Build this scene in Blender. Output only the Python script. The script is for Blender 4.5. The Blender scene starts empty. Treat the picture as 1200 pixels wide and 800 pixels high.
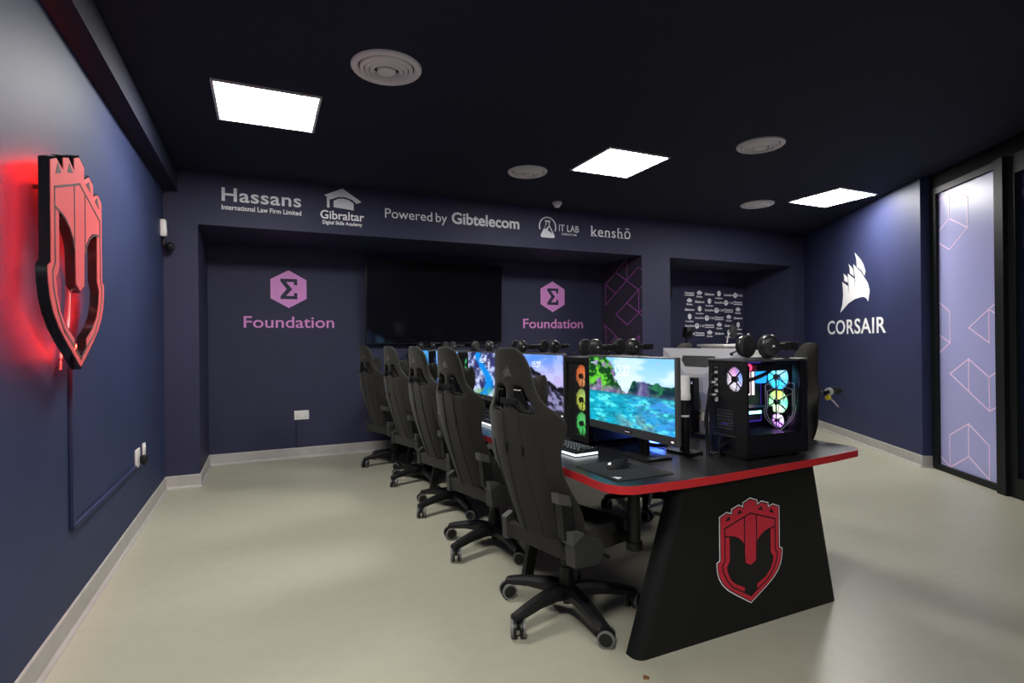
import bpy, bmesh, math, random
from mathutils import Vector, Matrix, noise
PI = math.pi
random.seed(7)
sc = bpy.context.scene
COL = sc.collection

# ------------------------------------------------------------------ materials
MATS = {}
def mat(name, col, rough=0.6, metal=0.0, spec=0.5, nscale=0.0, namp=0.0, bump=0.0, emit=None, estr=0.0, sheen=0.0, coat=0.0):
    if name in MATS: return MATS[name]
    m = bpy.data.materials.new(name); m.use_nodes = True
    nt = m.node_tree; b = nt.nodes['Principled BSDF']
    b.inputs['Base Color'].default_value = (*col, 1)
    b.inputs['Roughness'].default_value = rough
    b.inputs['Metallic'].default_value = metal
    b.inputs['Specular IOR Level'].default_value = spec
    if sheen: b.inputs['Sheen Weight'].default_value = sheen
    if coat: b.inputs['Coat Weight'].default_value = coat
    if emit:
        b.inputs['Emission Color'].default_value = (*emit, 1)
        b.inputs['Emission Strength'].default_value = estr
    if nscale:
        tc = nt.nodes.new('ShaderNodeTexCoord')
        n = nt.nodes.new('ShaderNodeTexNoise'); n.inputs['Scale'].default_value = nscale; n.inputs['Detail'].default_value = 6
        nt.links.new(tc.outputs['Object'], n.inputs['Vector'])
        if namp:
            r = nt.nodes.new('ShaderNodeValToRGB')
            r.color_ramp.elements[0].position = 0.3; r.color_ramp.elements[1].position = 0.7
            r.color_ramp.elements[0].color = (*[c * (1 - namp) for c in col], 1)
            r.color_ramp.elements[1].color = (*[min(1, c * (1 + namp)) for c in col], 1)
            nt.links.new(n.outputs['Fac'], r.inputs['Fac']); nt.links.new(r.outputs['Color'], b.inputs['Base Color'])
        if bump:
            bp = nt.nodes.new('ShaderNodeBump'); bp.inputs['Strength'].default_value = bump; bp.inputs['Distance'].default_value = 0.002
            nt.links.new(n.outputs['Fac'], bp.inputs['Height']); nt.links.new(bp.outputs['Normal'], b.inputs['Normal'])
    MATS[name] = m
    return m
def emat(name, col, s):
    if name in MATS: return MATS[name]
    m = bpy.data.materials.new(name); m.use_nodes = True; nt = m.node_tree; nt.nodes.clear()
    o = nt.nodes.new('ShaderNodeOutputMaterial'); e = nt.nodes.new('ShaderNodeEmission')
    e.inputs['Color'].default_value = (*col, 1); e.inputs['Strength'].default_value = s
    nt.links.new(e.outputs[0], o.inputs['Surface']); MATS[name] = m
    return m
def attr_emat(name, s):
    m = bpy.data.materials.new(name); m.use_nodes = True; nt = m.node_tree; b = nt.nodes['Principled BSDF']
    a = nt.nodes.new('ShaderNodeVertexColor'); a.layer_name = 'picture'
    b.inputs['Base Color'].default_value = (.01, .01, .012, 1); b.inputs['Roughness'].default_value = .3
    nt.links.new(a.outputs['Color'], b.inputs['Emission Color']); b.inputs['Emission Strength'].default_value = s
    return m

M_WALL = mat('navy_wall_paint', (.031, .031, .070), .6, spec=.3, nscale=3.0, namp=.06, bump=.05)
M_WALLB = mat('blue_wall_paint', (.026, .036, .092), .6, spec=.25, nscale=2.2, namp=.10, bump=.05)
M_WALLR = mat('deep_blue_wall_paint', (.028, .034, .092), .55, spec=.3, nscale=2.2, namp=.06, bump=.05)
M_CEIL = mat('dark_ceiling_paint', (.0145, .0155, .034), .8, spec=.25, nscale=2.0, namp=.05)
M_BASE = mat('grey_vinyl_skirting', (.42, .40, .38), .5, nscale=9, namp=.08)
M_BLACK = mat('black_plastic', (.007, .007, .0075), .42, spec=.4, nscale=40, bump=.03)
M_BLACKM = mat('matt_black_metal', (.009, .009, .0095), .5, spec=.35, nscale=60, bump=.04)
M_GLOSSB = mat('gloss_black_plastic', (.008, .008, .009), .16, spec=.6)
M_FABRIC = mat('charcoal_chair_fabric', (.024, .0225, .019), .95, spec=.12, nscale=260, namp=.35, bump=.35, sheen=.10)
M_PIPE = mat('dark_seam', (.014, .014, .013), .8)
M_BRACK = mat('dark_grey_plastic', (.035, .035, .034), .5, nscale=80, bump=.05)
M_CAPG = mat('mid_grey_plastic', (.075, .075, .073), .5)
M_RIM = mat('grey_castor_rim', (.16, .16, .16), .45)
M_WHITE = mat('white_plastic', (.75, .74, .72), .4, nscale=20, namp=.03)
M_VINYLW = mat('white_vinyl_lettering', (.80, .80, .84), .5)
M_VINYLB = mat('bright_white_vinyl', (.95, .94, .95), .5)
M_PINK = mat('pink_vinyl', (.74, .28, .68), .5)
M_PURPL = mat('purple_line_vinyl', (.38, .09, .40), .5)
M_NAVYV = mat('navy_vinyl', (.030, .030, .060), .5)
M_RED = mat('red_edge', (.55, .018, .024), .4, nscale=30, namp=.05)
M_EMRED = mat('crest_red', (.62, .016, .045), .45)
M_SIGNRED = mat('sign_red_face', (.90, .15, .16), .45, spec=.4)
M_SIGNGREY = mat('sign_grey_line', (.16, .11, .11), .4)
M_VENT = mat('vent_grey', (.78, .74, .77), .5)
M_DARK = mat('vent_dark_gap', (.006, .006, .006), .9)
M_DESK = mat('black_desk_laminate', (.014, .014, .016), .26, spec=.6, nscale=120, bump=.06)
M_FILM = mat('lavender_window_film', (.41, .41, .73), .35, spec=.5, nscale=1.5, namp=.03)
M_FILMLINE = mat('pale_pink_film_line', (.95, .72, .97), .4)
M_FRAME = mat('black_window_frame', (.009, .010, .011), .5, spec=.22)
M_DOORGL = mat('dark_door_glass', (.006, .008, .022), .08, spec=.7)
M_SILVER = mat('silver_monitor_shell', (.55, .54, .56), .38, nscale=15, namp=.02)
M_GREYP = mat('grey_monitor_bezel', (.055, .055, .058), .42)
M_TVSCR = mat('black_television_glass', (.004, .004, .006), .09, spec=.55)
M_CABLE = mat('black_cable_rubber', (.014, .014, .014), .5)
M_LIGHT = emat('panel_light_diffuser', (1.0, .985, .955), 24.0)
M_ALU = mat('white_light_frame', (.70, .66, .66), .45)

def floor_material():
    m = bpy.data.materials.new('polished_resin_floor'); m.use_nodes = True
    nt = m.node_tree; b = nt.nodes['Principled BSDF']; L = nt.links.new
    tc = nt.nodes.new('ShaderNodeTexCoord')
    n1 = nt.nodes.new('ShaderNodeTexNoise'); n1.inputs['Scale'].default_value = .9; n1.inputs['Detail'].default_value = 8
    n2 = nt.nodes.new('ShaderNodeTexNoise'); n2.inputs['Scale'].default_value = 14; n2.inputs['Detail'].default_value = 8
    mp = nt.nodes.new('ShaderNodeMapping'); mp.inputs['Scale'].default_value = (.6, 1.6, 1)
    L(tc.outputs['Object'], mp.inputs['Vector']); L(mp.outputs['Vector'], n1.inputs['Vector']); L(tc.outputs['Object'], n2.inputs['Vector'])
    r = nt.nodes.new('ShaderNodeValToRGB')
    r.color_ramp.elements[0].position = .3; r.color_ramp.elements[0].color = (.362, .352, .268, 1)
    r.color_ramp.elements[1].position = .72; r.color_ramp.elements[1].color = (.440, .430, .335, 1)
    mx = nt.nodes.new('ShaderNodeMath'); mx.operation = 'MULTIPLY_ADD'; mx.inputs[1].default_value = .3
    L(n2.outputs['Fac'], mx.inputs[0])
    s = nt.nodes.new('ShaderNodeMath'); s.operation = 'MULTIPLY'; s.inputs[1].default_value = .7
    L(n1.outputs['Fac'], s.inputs[0]); L(s.outputs[0], mx.inputs[2]); L(mx.outputs[0], r.inputs['Fac'])
    # a few small scuffs
    v = nt.nodes.new('ShaderNodeTexVoronoi'); v.inputs['Scale'].default_value = 2.6
    L(tc.outputs['Object'], v.inputs['Vector'])
    lt = nt.nodes.new('ShaderNodeMath'); lt.operation = 'LESS_THAN'; lt.inputs[1].default_value = .018
    L(v.outputs['Distance'], lt.inputs[0])
    mix = nt.nodes.new('ShaderNodeMixRGB'); mix.inputs['Color2'].default_value = (.26, .24, .18, 1)
    L(lt.outputs[0], mix.inputs['Fac']); L(r.outputs['Color'], mix.inputs['Color1']); L(mix.outputs['Color'], b.inputs['Base Color'])
    b.inputs['Roughness'].default_value = .36; b.inputs['Specular IOR Level'].default_value = .45
    bp = nt.nodes.new('ShaderNodeBump'); bp.inputs['Strength'].default_value = .08; bp.inputs['Distance'].default_value = .004
    L(n1.outputs['Fac'], bp.inputs['Height']); L(bp.outputs['Normal'], b.inputs['Normal'])
    return m
def mesh_grille():
    m = bpy.data.materials.new('black_perforated_mesh'); m.use_nodes = True
    nt = m.node_tree; L = nt.links.new; b = nt.nodes['Principled BSDF']; o = nt.nodes['Material Output']
    b.inputs['Base Color'].default_value = (.012, .012, .013, 1); b.inputs['Roughness'].default_value = .5
    tc = nt.nodes.new('ShaderNodeTexCoord'); v = nt.nodes.new('ShaderNodeTexVoronoi'); v.inputs['Scale'].default_value = 230; v.inputs['Randomness'].default_value = 0
    mp = nt.nodes.new('ShaderNodeMapping'); mp.inputs['Rotation'].default_value = (PI/4, 0, PI/4)
    L(tc.outputs['Object'], mp.inputs['Vector']); L(mp.outputs['Vector'], v.inputs['Vector'])
    lt = nt.nodes.new('ShaderNodeMath'); lt.operation = 'LESS_THAN'; lt.inputs[1].default_value = .50
    L(v.outputs['Distance'], lt.inputs[0])
    t = nt.nodes.new('ShaderNodeBsdfTransparent'); mx = nt.nodes.new('ShaderNodeMixShader')
    L(lt.outputs[0], mx.inputs['Fac']); L(b.outputs[0], mx.inputs[1]); L(t.outputs[0], mx.inputs[2]); L(mx.outputs[0], o.inputs['Surface'])
    return m
def tinted_glass():
    m = bpy.data.materials.new('smoked_glass_panel'); m.use_nodes = True
    nt = m.node_tree; L = nt.links.new; nt.nodes.clear()
    o = nt.nodes.new('ShaderNodeOutputMaterial'); t = nt.nodes.new('ShaderNodeBsdfTransparent'); t.inputs['Color'].default_value = (.86, .86, .90, 1)
    g = nt.nodes.new('ShaderNodeBsdfGlossy'); g.inputs['Roughness'].default_value = .03; g.inputs['Color'].default_value = (.9, .9, .9, 1)
    f = nt.nodes.new('ShaderNodeLayerWeight'); pw = nt.nodes.new('ShaderNodeMath'); pw.operation = 'POWER'; pw.inputs[1].default_value = 5
    ma = nt.nodes.new('ShaderNodeMath'); ma.operation = 'MULTIPLY_ADD'; ma.inputs[1].default_value = .9; ma.inputs[2].default_value = .03
    L(f.outputs['Facing'], pw.inputs[0]); L(pw.outputs[0], ma.inputs[0])
    mx = nt.nodes.new('ShaderNodeMixShader'); L(ma.outputs[0], mx.inputs['Fac']); L(t.outputs[0], mx.inputs[1]); L(g.outputs[0], mx.inputs[2]); L(mx.outputs[0], o.inputs['Surface'])
    return m
M_MESH = mesh_grille(); M_GLASS = tinted_glass()

# ------------------------------------------------------------------ object helpers
ROOT = {}
def link(o):
    COL.objects.link(o); return o
def thing(name, label, cat, loc=(0, 0, 0), rz=0.0, group=None):
    o = link(bpy.data.objects.new(name, None)); o.location = loc; o.rotation_euler = (0, 0, rz); o.empty_display_size = .1
    o['label'] = label; o['category'] = cat
    if group: o['group'] = group
    ROOT[o.name] = Matrix.Translation(Vector(loc)) @ Matrix.Rotation(rz, 4, 'Z')
    return o
def mesh_obj(name, me, m, parent=None, world=True, label=None, smooth=None):
    o = link(bpy.data.objects.new(name, me))
    if m is not None and not me.materials: me.materials.append(m)
    if parent is not None:
        o.parent = parent; R = ROOT[parent.name]; ROOT[o.name] = R
        if world: me.transform(R.inverted())
    if label: o['label'] = label
    return o
def struct(o):
    o['kind'] = 'structure'; return o

class MB:
    """collects solid shapes into one mesh"""
    def __init__(s): s.b = bmesh.new()
    def box(s, c, d, rot=None, bev=0.0, seg=2):
        r = bmesh.ops.create_cube(s.b, size=1.0); vs = r['verts']
        M = Matrix.Translation(Vector(c)) @ (rot.to_4x4() if rot else Matrix()) @ Matrix.Diagonal((*d, 1))
        bmesh.ops.transform(s.b, matrix=M, verts=vs)
        if bev > 0:
            es = list({e for v in vs for e in v.link_edges})
            bmesh.ops.bevel(s.b, geom=es, offset=bev, segments=seg, affect='EDGES', profile=.5)
        return s
    def bb(s, lo, hi, bev=0.0):
        return s.box([(a + b) / 2 for a, b in zip(lo, hi)], [abs(b - a) for a, b in zip(lo, hi)], bev=bev)
    def cyl(s, p, q, r, r2=None, n=20, caps=True):
        p, q = Vector(p), Vector(q); d = q - p
        R = Vector((0, 0, 1)).rotation_difference(d.normalized()).to_matrix().to_4x4()
        M = Matrix.Translation((p + q) / 2) @ R
        bmesh.ops.create_cone(s.b, cap_ends=caps, segments=n, radius1=r, radius2=r if r2 is None else r2, depth=d.length, matrix=M)
        return s
    def sph(s, c, r, sc_=(1, 1, 1), n=16, rot=None):
        M = Matrix.Translation(Vector(c)) @ (rot.to_4x4() if rot else Matrix()) @ Matrix.Diagonal((*sc_, 1))
        bmesh.ops.create_uvsphere(s.b, u_segments=n, v_segments=max(6, n // 2), radius=r, matrix=M); return s
    def prism(s, poly, f, w0, w1):
        """polygon in (u,v), mapped by f(u,v,w)"""
        a = [s.b.verts.new(f(u, v, w0)) for u, v in poly]; c = [s.b.verts.new(f(u, v, w1)) for u, v in poly]
        n = len(poly)
        s.b.faces.new(a); s.b.faces.new(list(reversed(c)))
        for i in range(n):
            j = (i + 1) % n; s.b.faces.new((a[i], c[i], c[j], a[j]))
        return s
    def tube(s, pts, r, n=8, caps=True):
        pts = [Vector(p) for p in pts]; rings = []
        up = Vector((0, 0, 1))
        for i, p in enumerate(pts):
            t = (pts[min(i + 1, len(pts) - 1)] - pts[max(i - 1, 0)]).normalized()
            x = t.cross(up)
            if x.length < .1: x = t.cross(Vector((0, 1, 0)))
            x.normalize(); y = t.cross(x)
            rr = r[i] if isinstance(r, (list, tuple)) else r
            rings.append([s.b.verts.new(p + (x * math.cos(2 * PI * k / n) + y * math.sin(2 * PI * k / n)) * rr) for k in range(n)])
        for a, c in zip(rings, rings[1:]):
            for k in range(n): s.b.faces.new((a[k], a[(k + 1) % n], c[(k + 1) % n], c[k]))
        if caps: s.b.faces.new(rings[0]); s.b.faces.new(list(reversed(rings[-1])))
        return s
    def lathe(s, prof, M=None, n=32):
        M = M or Matrix(); rings = []
        for r, z in prof:
            rings.append([s.b.verts.new(M @ Vector((max(r, 1e-4) * math.cos(2 * PI * k / n), max(r, 1e-4) * math.sin(2 * PI * k / n), z))) for k in range(n)])
        for a, c in zip(rings, rings[1:]):
            for k in range(n): s.b.faces.new((a[k], a[(k + 1) % n], c[(k + 1) % n], c[k]))
        return s
    def hull(s, pts):
        vs = [s.b.verts.new(Vector(p)) for p in pts]; r = bmesh.ops.convex_hull(s.b, input=vs)
        return s
    def mesh(s, name, smooth=False, angle=None):
        bmesh.ops.recalc_face_normals(s.b, faces=s.b.faces)
        me = bpy.data.meshes.new(name); s.b.to_mesh(me); s.b.free()
        if smooth or angle:
            me.polygons.foreach_set('use_smooth', [True] * len(me.polygons))
            me.set_sharp_from_angle(angle=math.radians(angle or 40))
        return me
    def build(s, name, m, parent=None, world=True, smooth=True, label=None):
        return mesh_obj(name, s.mesh(name, smooth), m, parent, world, label)

def cat_rom(pts, k=8):
    pts = [Vector(p) for p in pts]; P = [pts[0]] + pts + [pts[-1]]; out = []
    for i in range(1, len(P) - 2):
        for j in range(k):
            t = j / k; a, b, c, d = P[i - 1], P[i], P[i + 1], P[i + 2]
            out.append(.5 * ((2 * b) + (c - a) * t + (2 * a - 5 * b + 4 * c - d) * t * t + (3 * b - a - 3 * c + d) * t ** 3))
    out.append(pts[-1]); return out

# flat shapes and lettering: 2-D outlines filled (holes allowed), given a small thickness, placed in a frame
def _curve_mesh(cu):
    o = bpy.data.objects.new('tmp', cu); COL.objects.link(o)
    dg = bpy.context.evaluated_depsgraph_get(); dg.update()
    me = bpy.data.meshes.new_from_object(o.evaluated_get(dg)); bpy.data.objects.remove(o); bpy.data.curves.remove(cu)
    me.materials.clear()
    return me
def poly_mesh(loops, depth=.002):
    cu = bpy.data.curves.new('c', 'CURVE'); cu.dimensions = '2D'; cu.fill_mode = 'BOTH'; cu.extrude = depth / 2
    for lp in loops:
        sp = cu.splines.new('POLY'); sp.points.add(len(lp) - 1)
        for p, q in zip(sp.points, lp): p.co = (q[0], q[1], 0, 1)
        sp.use_cyclic_u = True
    me = _curve_mesh(cu); me.transform(Matrix.Translation((0, 0, depth / 2))); return me
def text_mesh(txt, w, h=None, bold=0.0, depth=.002, space=1.0):
    """lettering whose left edge is u=0, baseline v=0, width w and tallest letter h"""
    cu = bpy.data.curves.new('t', 'FONT'); cu.body = txt; cu.size = 1; cu.extrude = depth / 2; cu.offset = bold; cu.space_character = space
    cu.resolution_u = 4
    me = _curve_mesh(cu)
    xs = [v.co.x for v in me.vertices]; ys = [v.co.y for v in me.vertices]
    sx = w / (max(xs) - min(xs)); sy = sx if h is None else h / max(ys)
    for v in me.vertices: v.co = ((v.co.x - min(xs)) * sx, v.co.y * sy, v.co.z + depth / 2)
    return me
def frame(O, U, V, N):
    return Matrix.Translation(Vector(O)) @ Matrix((U, V, N)).transposed().to_4x4()
def join_meshes(mes, name='m'):
    b = bmesh.new()
    for me in mes: b.from_mesh(me)
    out = bpy.data.meshes.new(name); b.to_mesh(out); b.free()
    for me in mes: bpy.data.meshes.remove(me)
    return out
def at(me, u, v, w=0.0, s=1.0):
    me.transform(Matrix.Translation((u, v, w)) @ Matrix.Diagonal((s, s, 1, 1))); return me
def place(name, me, F, m, parent):
    me.transform(F); return mesh_obj(name, me, m, parent)
def strokes(segs, w):
    """line segments [(a,b)...] as thin quads"""
    out = []
    for (x0, y0), (x1, y1) in segs:
        d = Vector((x1 - x0, y1 - y0)).normalized(); n = Vector((-d.y, d.x)) * w / 2; e = d * w / 2
        out.append(poly_mesh([[(x0 - e.x + n.x, y0 - e.y + n.y), (x0 - e.x - n.x, y0 - e.y - n.y), (x1 + e.x - n.x, y1 + e.y - n.y), (x1 + e.x + n.x, y1 + e.y + n.y)]], .0016))
    return join_meshes(out)
def ring2d(r, cx=0, cy=0, n=32, a0=0, a1=2 * PI, ry=None):
    return [(cx + r * math.cos(a0 + (a1 - a0) * k / n), cy + (ry or r) * math.sin(a0 + (a1 - a0) * k / n)) for k in range(n)]

X3, Y3, Z3 = Vector((1, 0, 0)), Vector((0, 1, 0)), Vector((0, 0, 1))

# ------------------------------------------------------------------ camera
cam = link(bpy.data.objects.new('camera', bpy.data.cameras.new('camera')))
cam.data.sensor_fit = 'HORIZONTAL'; cam.data.sensor_width = 36; cam.data.lens = 637.47 / 1200 * 36; cam.data.clip_start = .05
cam.matrix_world = Matrix.Translation((0, 0, 1.3117)) @ Matrix.Rotation(-.4299, 4, 'Z') @ Matrix.Rotation(PI / 2 + .0013, 4, 'X') @ Matrix.Rotation(-.0104, 4, 'Z')
sc.camera = cam

# ------------------------------------------------------------------ room shell
WX, FY, RY, CZ, SZ = -.816, 5.829, 6.77, 2.941, 2.443
YB = -3.2
C0 = Vector((6.08, 3.287)); DR = Vector((-.541, -.841)); OUT = Vector((.841, -.541))
def wr(t, o=0.0, z=0.0):                      # point on the slanted right-hand wall line
    p = C0 + DR * t + OUT * o; return Vector((p.x, p.y, z))

m = MB().bb((-1.2, YB - .3, -.1), (9, 7.2, 0)); struct(m.build('floor', floor_material(), smooth=False))
m = MB().bb((-1.2, YB - .3, CZ), (9, 7.2, CZ + .1)); struct(m.build('ceiling', M_CEIL, smooth=False))
m = MB().bb((WX - .12, YB, 0), (WX, RY + .1, CZ)); struct(m.build('wall_left', M_WALLB, smooth=False))
m = MB().bb((WX - .12, YB - .12, 0), (4.6, YB, CZ)); struct(m.build('wall_rear', M_WALL, smooth=False))
for nm, lo, hi in (('wall_back', (WX, RY, 0), (8.4, RY + .12, CZ)), ('wall_back_lintel', (WX, FY, SZ), (8.4, RY, CZ)), ('wall_back_pilaster', (WX, FY, 0), (-.54, RY, SZ)),
                   ('wall_back_pillar', (4.577, FY, 0), (5.049, RY, SZ)), ('wall_back_return', (7.46, FY, 0), (8.4, RY, SZ))):
    struct(MB().bb(lo, hi).build(nm, M_WALL, smooth=False))
b = MB()
b.prism([(0, -3.6), (.12, -3.6), (.12, -.0), (0, 0)], lambda o, t, z: wr(t, o, z), 0, CZ)
struct(b.build('wall_right', M_WALLR, smooth=False))
b = MB().prism([(.10, 1.95), (.25, 1.95), (.25, 8.5), (.10, 8.5)], lambda o, t, z: wr(t, o, z), 0, CZ)
struct(b.build('wall_front', M_WALL, smooth=False))
b = MB().bb((WX, YB, 2.735), (-.700, FY, CZ)); struct(b.build('trim_1', M_CEIL, smooth=False))
b = MB().prism([(.085, .01), (.20, .01), (.20, 2.0), (.085, 2.0)], lambda o, t, z: wr(t, o, z), 2.80, CZ)
struct(b.build('trim_2', mat('matt_black_header', (.008, .008, .009), .8, spec=.1), smooth=False))
# skirting with a small coved foot
def skirt(name, pts, side=1):
    b = MB()
    for (p, q) in zip(pts, pts[1:]):
        p, q = Vector((*p, 0)), Vector((*q, 0)); d = (q - p).normalized(); n = Vector((-d.y, d.x, 0)) * side
        f = lambda u, v, w, p=p, n=n, d=d: p + n * u + Z3 * v + d * w
        L = (q - p).length
        b.prism([(0, .0), (.026, 0), (.024, .008), (.012, .022), (.010, .112), (.006, .118), (0, .118)], f, -.01, L + .01)
    return struct(b.build(name, M_BASE, smooth=False))
skirt('baseboard_left', [(WX, YB), (WX, FY)], -1)
skirt('baseboard_back', [(WX, FY), (-.54, FY), (-.54, RY), (4.577, RY), (4.577, FY), (5.049, FY), (5.049, RY), (7.46, RY), (7.46, FY), (7.73, FY)], -1)
skirt('baseboard_right', [tuple(wr(-3.1).xy), tuple(wr(0).xy), tuple(wr(0, .085).xy)], -1)

# glazed strip beside the right wall: black frame, lavender film with line pattern, post, dark glass door
F_W = lambda o, t, z: wr(t, o, z)
def wbox(b, t0, t1, z0, z1, o0, o1): return b.prism([(o0, t0), (o1, t0), (o1, t1), (o0, t1)], F_W, z0, z1)
b = MB()
wbox(b, .0, .098, 0, 2.80, .085, .16); wbox(b, .098, .95, 0, .058, .085, .16); wbox(b, .098, .95, 2.742, 2.80, .085, .16)
wf = struct(b.build('window_1', M_FRAME, smooth=False)); ROOT[wf.name] = Matrix()
b = MB(); wbox(b, .09, .95, .05, 2.75, .112, .120)
b.build('film_pane', M_FILM, wf, smooth=False)
b = MB(); wbox(b, .936, 1.035, 0, 2.80, .05, .2); struct(b.build('trim_3', M_FRAME, smooth=False))
gw = frame(wr(.16, .1118), Vector((DR.x, DR.y, 0)), Z3, Vector((-OUT.x, -OUT.y, 0)))
LN = [((-.055,2.67),(.10,2.742)),((.10,2.742),(.36,2.605)),((.36,2.605),(.36,2.32)),((.10,2.742),(.10,2.46)),((.10,2.46),(.36,2.32)),((.10,2.46),(-.055,2.37)),((.36,2.32),(.10,2.161)),((.10,2.161),(-.055,2.25)),
      ((-.055,1.66),(.096,1.56)),((.096,1.56),(.096,1.262)),((.096,1.262),(-.055,1.335)),((.096,1.262),(-.055,1.17)),
      ((.36,1.40),(.615,1.555)),((.615,1.555),(.75,1.635)),((.615,1.555),(.615,1.263)),((.615,1.555),(.75,1.485)),((.36,1.40),(.615,1.263)),
      ((.35,1.113),(.09,.963)),((.35,1.113),(.61,.962)),((.35,1.113),(.35,.818)),((.09,.963),(.61,.666)),((.61,.962),(.61,.666)),((.61,.962),(.75,1.042)),((.61,.666),(.75,.742)),
      ((.34,.516),(.074,.368)),((.34,.516),(.60,.364)),((.34,.516),(.34,.214)),((.074,.368),(.074,.055)),((.074,.055),(.34,.214)),((.34,.214),(.60,.066)),((.60,.364),(.60,.066)),((.074,.055),(-.055,.13))]
place('film_line_pattern', strokes(LN, .012), gw, M_FILMLINE, wf)
dr = MB(); wbox(dr, 1.04, 1.115, 0, 2.80, .085, .15); wbox(dr, 1.90, 2.0, 0, 2.80, .085, .15); wbox(dr, 1.115, 1.90, 0, .165, .085, .15); wbox(dr, 1.115, 1.90, 2.64, 2.80, .085, .15)
dd = struct(dr.build('door_1', M_FRAME, smooth=False)); ROOT[dd.name] = Matrix()
b = MB(); wbox(b, 1.11, 1.905, .16, 2.65, .112, .12); b.build('door_glass', M_DOORGL, dd, smooth=False)
b = MB(); wbox(b, 1.80, 1.83, .85, 1.35, .03, .055); wbox(b, 1.805, 1.825, .90, .92, .05, .115); wbox(b, 1.805, 1.825, 1.28, 1.30, .05, .115); b.build('door_handle', M_VENT, dd, smooth=False)

# ------------------------------------------------------------------ ceiling fittings
def ceiling_light(x, y, label):
    t = thing('ceiling_light', label, 'ceiling light', (x + .325, y + .325, CZ - .014), 0, 'square light panels in the dark ceiling')
    b = MB(); e = .018; S = .65; z0, z1 = CZ - .012, CZ + .001
    b.bb((x, y, z0), (x + S, y + e, z1)); b.bb((x, y + S - e, z0), (x + S, y + S, z1))
    b.bb((x, y + e, z0), (x + e, y + S - e, z1)); b.bb((x + S - e, y + e, z0), (x + S, y + S - e, z1))
    b.build('frame', M_ALU, t, smooth=False)
    MB().bb((x + e, y + e, z0 + .003), (x + S - e, y + S - e, z0 + .008)).build('diffuser', M_LIGHT, t, smooth=False)
ceiling_light(-.279, 3.769, 'square light panel near the left wall, above the lit shield sign')
ceiling_light(2.658, 3.788, 'square light panel in the middle of the ceiling, over the desk')
ceiling_light(5.661, 3.833, 'square light panel nearest the right wall and the glazing')
ceiling_light(-.279, .55, 'square light panel behind the camera beside the left wall')
ceiling_light(.9, -2.3, 'square light panel at the rear end of the room')

def ceiling_vent(x, y, r, label):
    t = thing('ceiling_vent', label, 'air vent', (x, y, CZ - .03), 0, 'round air diffusers in the ceiling')
    T = Matrix.Translation((x, y, CZ))
    MB().lathe([(r, 0), (r, -.006), (r * .96, -.016), (r * .86, -.020), (r * .80, -.012), (r * .78, 0)], T, 48).build('outer_ring', M_VENT, t)
    for k, f in enumerate((.68, .54, .40)):
        MB().lathe([(r * (f + .07), -.004), (r * (f + .06), -.018 - .003 * k), (r * (f - .02), -.026 - .003 * k), (r * (f - .05), -.010)], T, 40).build('louvre_ring', M_VENT, t)
    MB().lathe([(r * .27, -.012), (r * .26, -.030), (r * .20, -.036), (.0005, -.036)], T, 32).build('centre_cone', M_VENT, t)
    MB().lathe([(r * .82, -.002), (.0005, -.002)], T, 32).build('backing', M_DARK, t)
ceiling_vent(.68, 3.22, .205, 'largest round ceiling vent, between the left light panel and the middle one')
ceiling_vent(2.316, 4.655, .19, 'round ceiling vent over the desk, left of the middle light panel')
ceiling_vent(3.80, 3.26, .19, 'round ceiling vent between the middle and right light panels, nearest the camera of those two')
ceiling_vent(5.418, 4.705, .19, 'round ceiling vent furthest from the camera, near the far right corner')

t = thing('smoke_detector', 'small white smoke detector on the ceiling edge above the lettered beam', 'smoke detector', (3.145, 5.55, CZ - .06))
T = Matrix.Translation((3.145, 5.55, CZ))
MB().lathe([(.055, .0), (.055, -.022), (.05, -.028), (.001, -.028)], T, 28).build('base', M_WHITE, t)
MB().lathe([(.038, -.026), (.036, -.05), (.024, -.062), (.001, -.064)], T, 28).build('cover', M_VENT, t)

# ------------------------------------------------------------------ left-wall fittings
t = thing('alarm_sensor', 'small white alarm sensor box high in the far left corner', 'alarm sensor', (WX, 5.70, 2.36))
MB().box((WX + .022, 5.70, 2.36), (.044, .075, .15), bev=.008).build('housing', M_WHITE, t)
MB().box((WX + .045, 5.70, 2.325), (.006, .05, .055), bev=.002).build('lens_window', M_VENT, t)
t = thing('security_camera', 'small black security camera under the white alarm sensor', 'camera', (WX, 5.755, 2.22))
MB().box((WX + .014, 5.765, 2.255), (.028, .05, .09), bev=.006).build('wall_mount', M_BLACK, t)
MB().cyl((WX + .02, 5.765, 2.23), (WX + .055, 5.75, 2.215), .014).build('arm', M_BLACK, t)
MB().sph((WX + .065, 5.745, 2.205), .042).build('ball_housing', M_BLACK, t)
MB().cyl((WX + .082, 5.722, 2.202), (WX + .094, 5.706, 2.200), .018, .020).build('lens', M_GLOSSB, t)

# shield crest outline, u across (half width .43), v up 0..1
RS = [(0, 1.0), (.084, .970), (.084, .918), (.155, .950), (.234, .926), (.236, .876), (.312, .900), (.390, .871), (.390, .456), (.429, .437), (.425, .370), (.405, .305), (.367, .243), (.300, .180), (.217, .125), (0, 0)]
def mirror(h): return h + [(-u, v) for u, v in reversed(h) if abs(u) > 1e-6]
SHIELD = mirror(RS)
RHOLE = [(.078, .545), (.105, .592), (.150, .632), (.205, .660), (.279, .676), (.279, .440), (.317, .388), (.305, .330), (.270, .262), (.205, .205), (.086, .150), (.086, .098), (0, .058)]
HOLE = [(0, .356), (.069, .388), (.078, .545)][0:2] + RHOLE + [(-u, v) for u, v in reversed(RHOLE) if abs(u) > 1e-6] + [(-.069, .388)]
def band(path, w):
    return [((a[0], a[1]), (b[0], b[1])) for a, b in zip(path, path[1:])]
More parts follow.
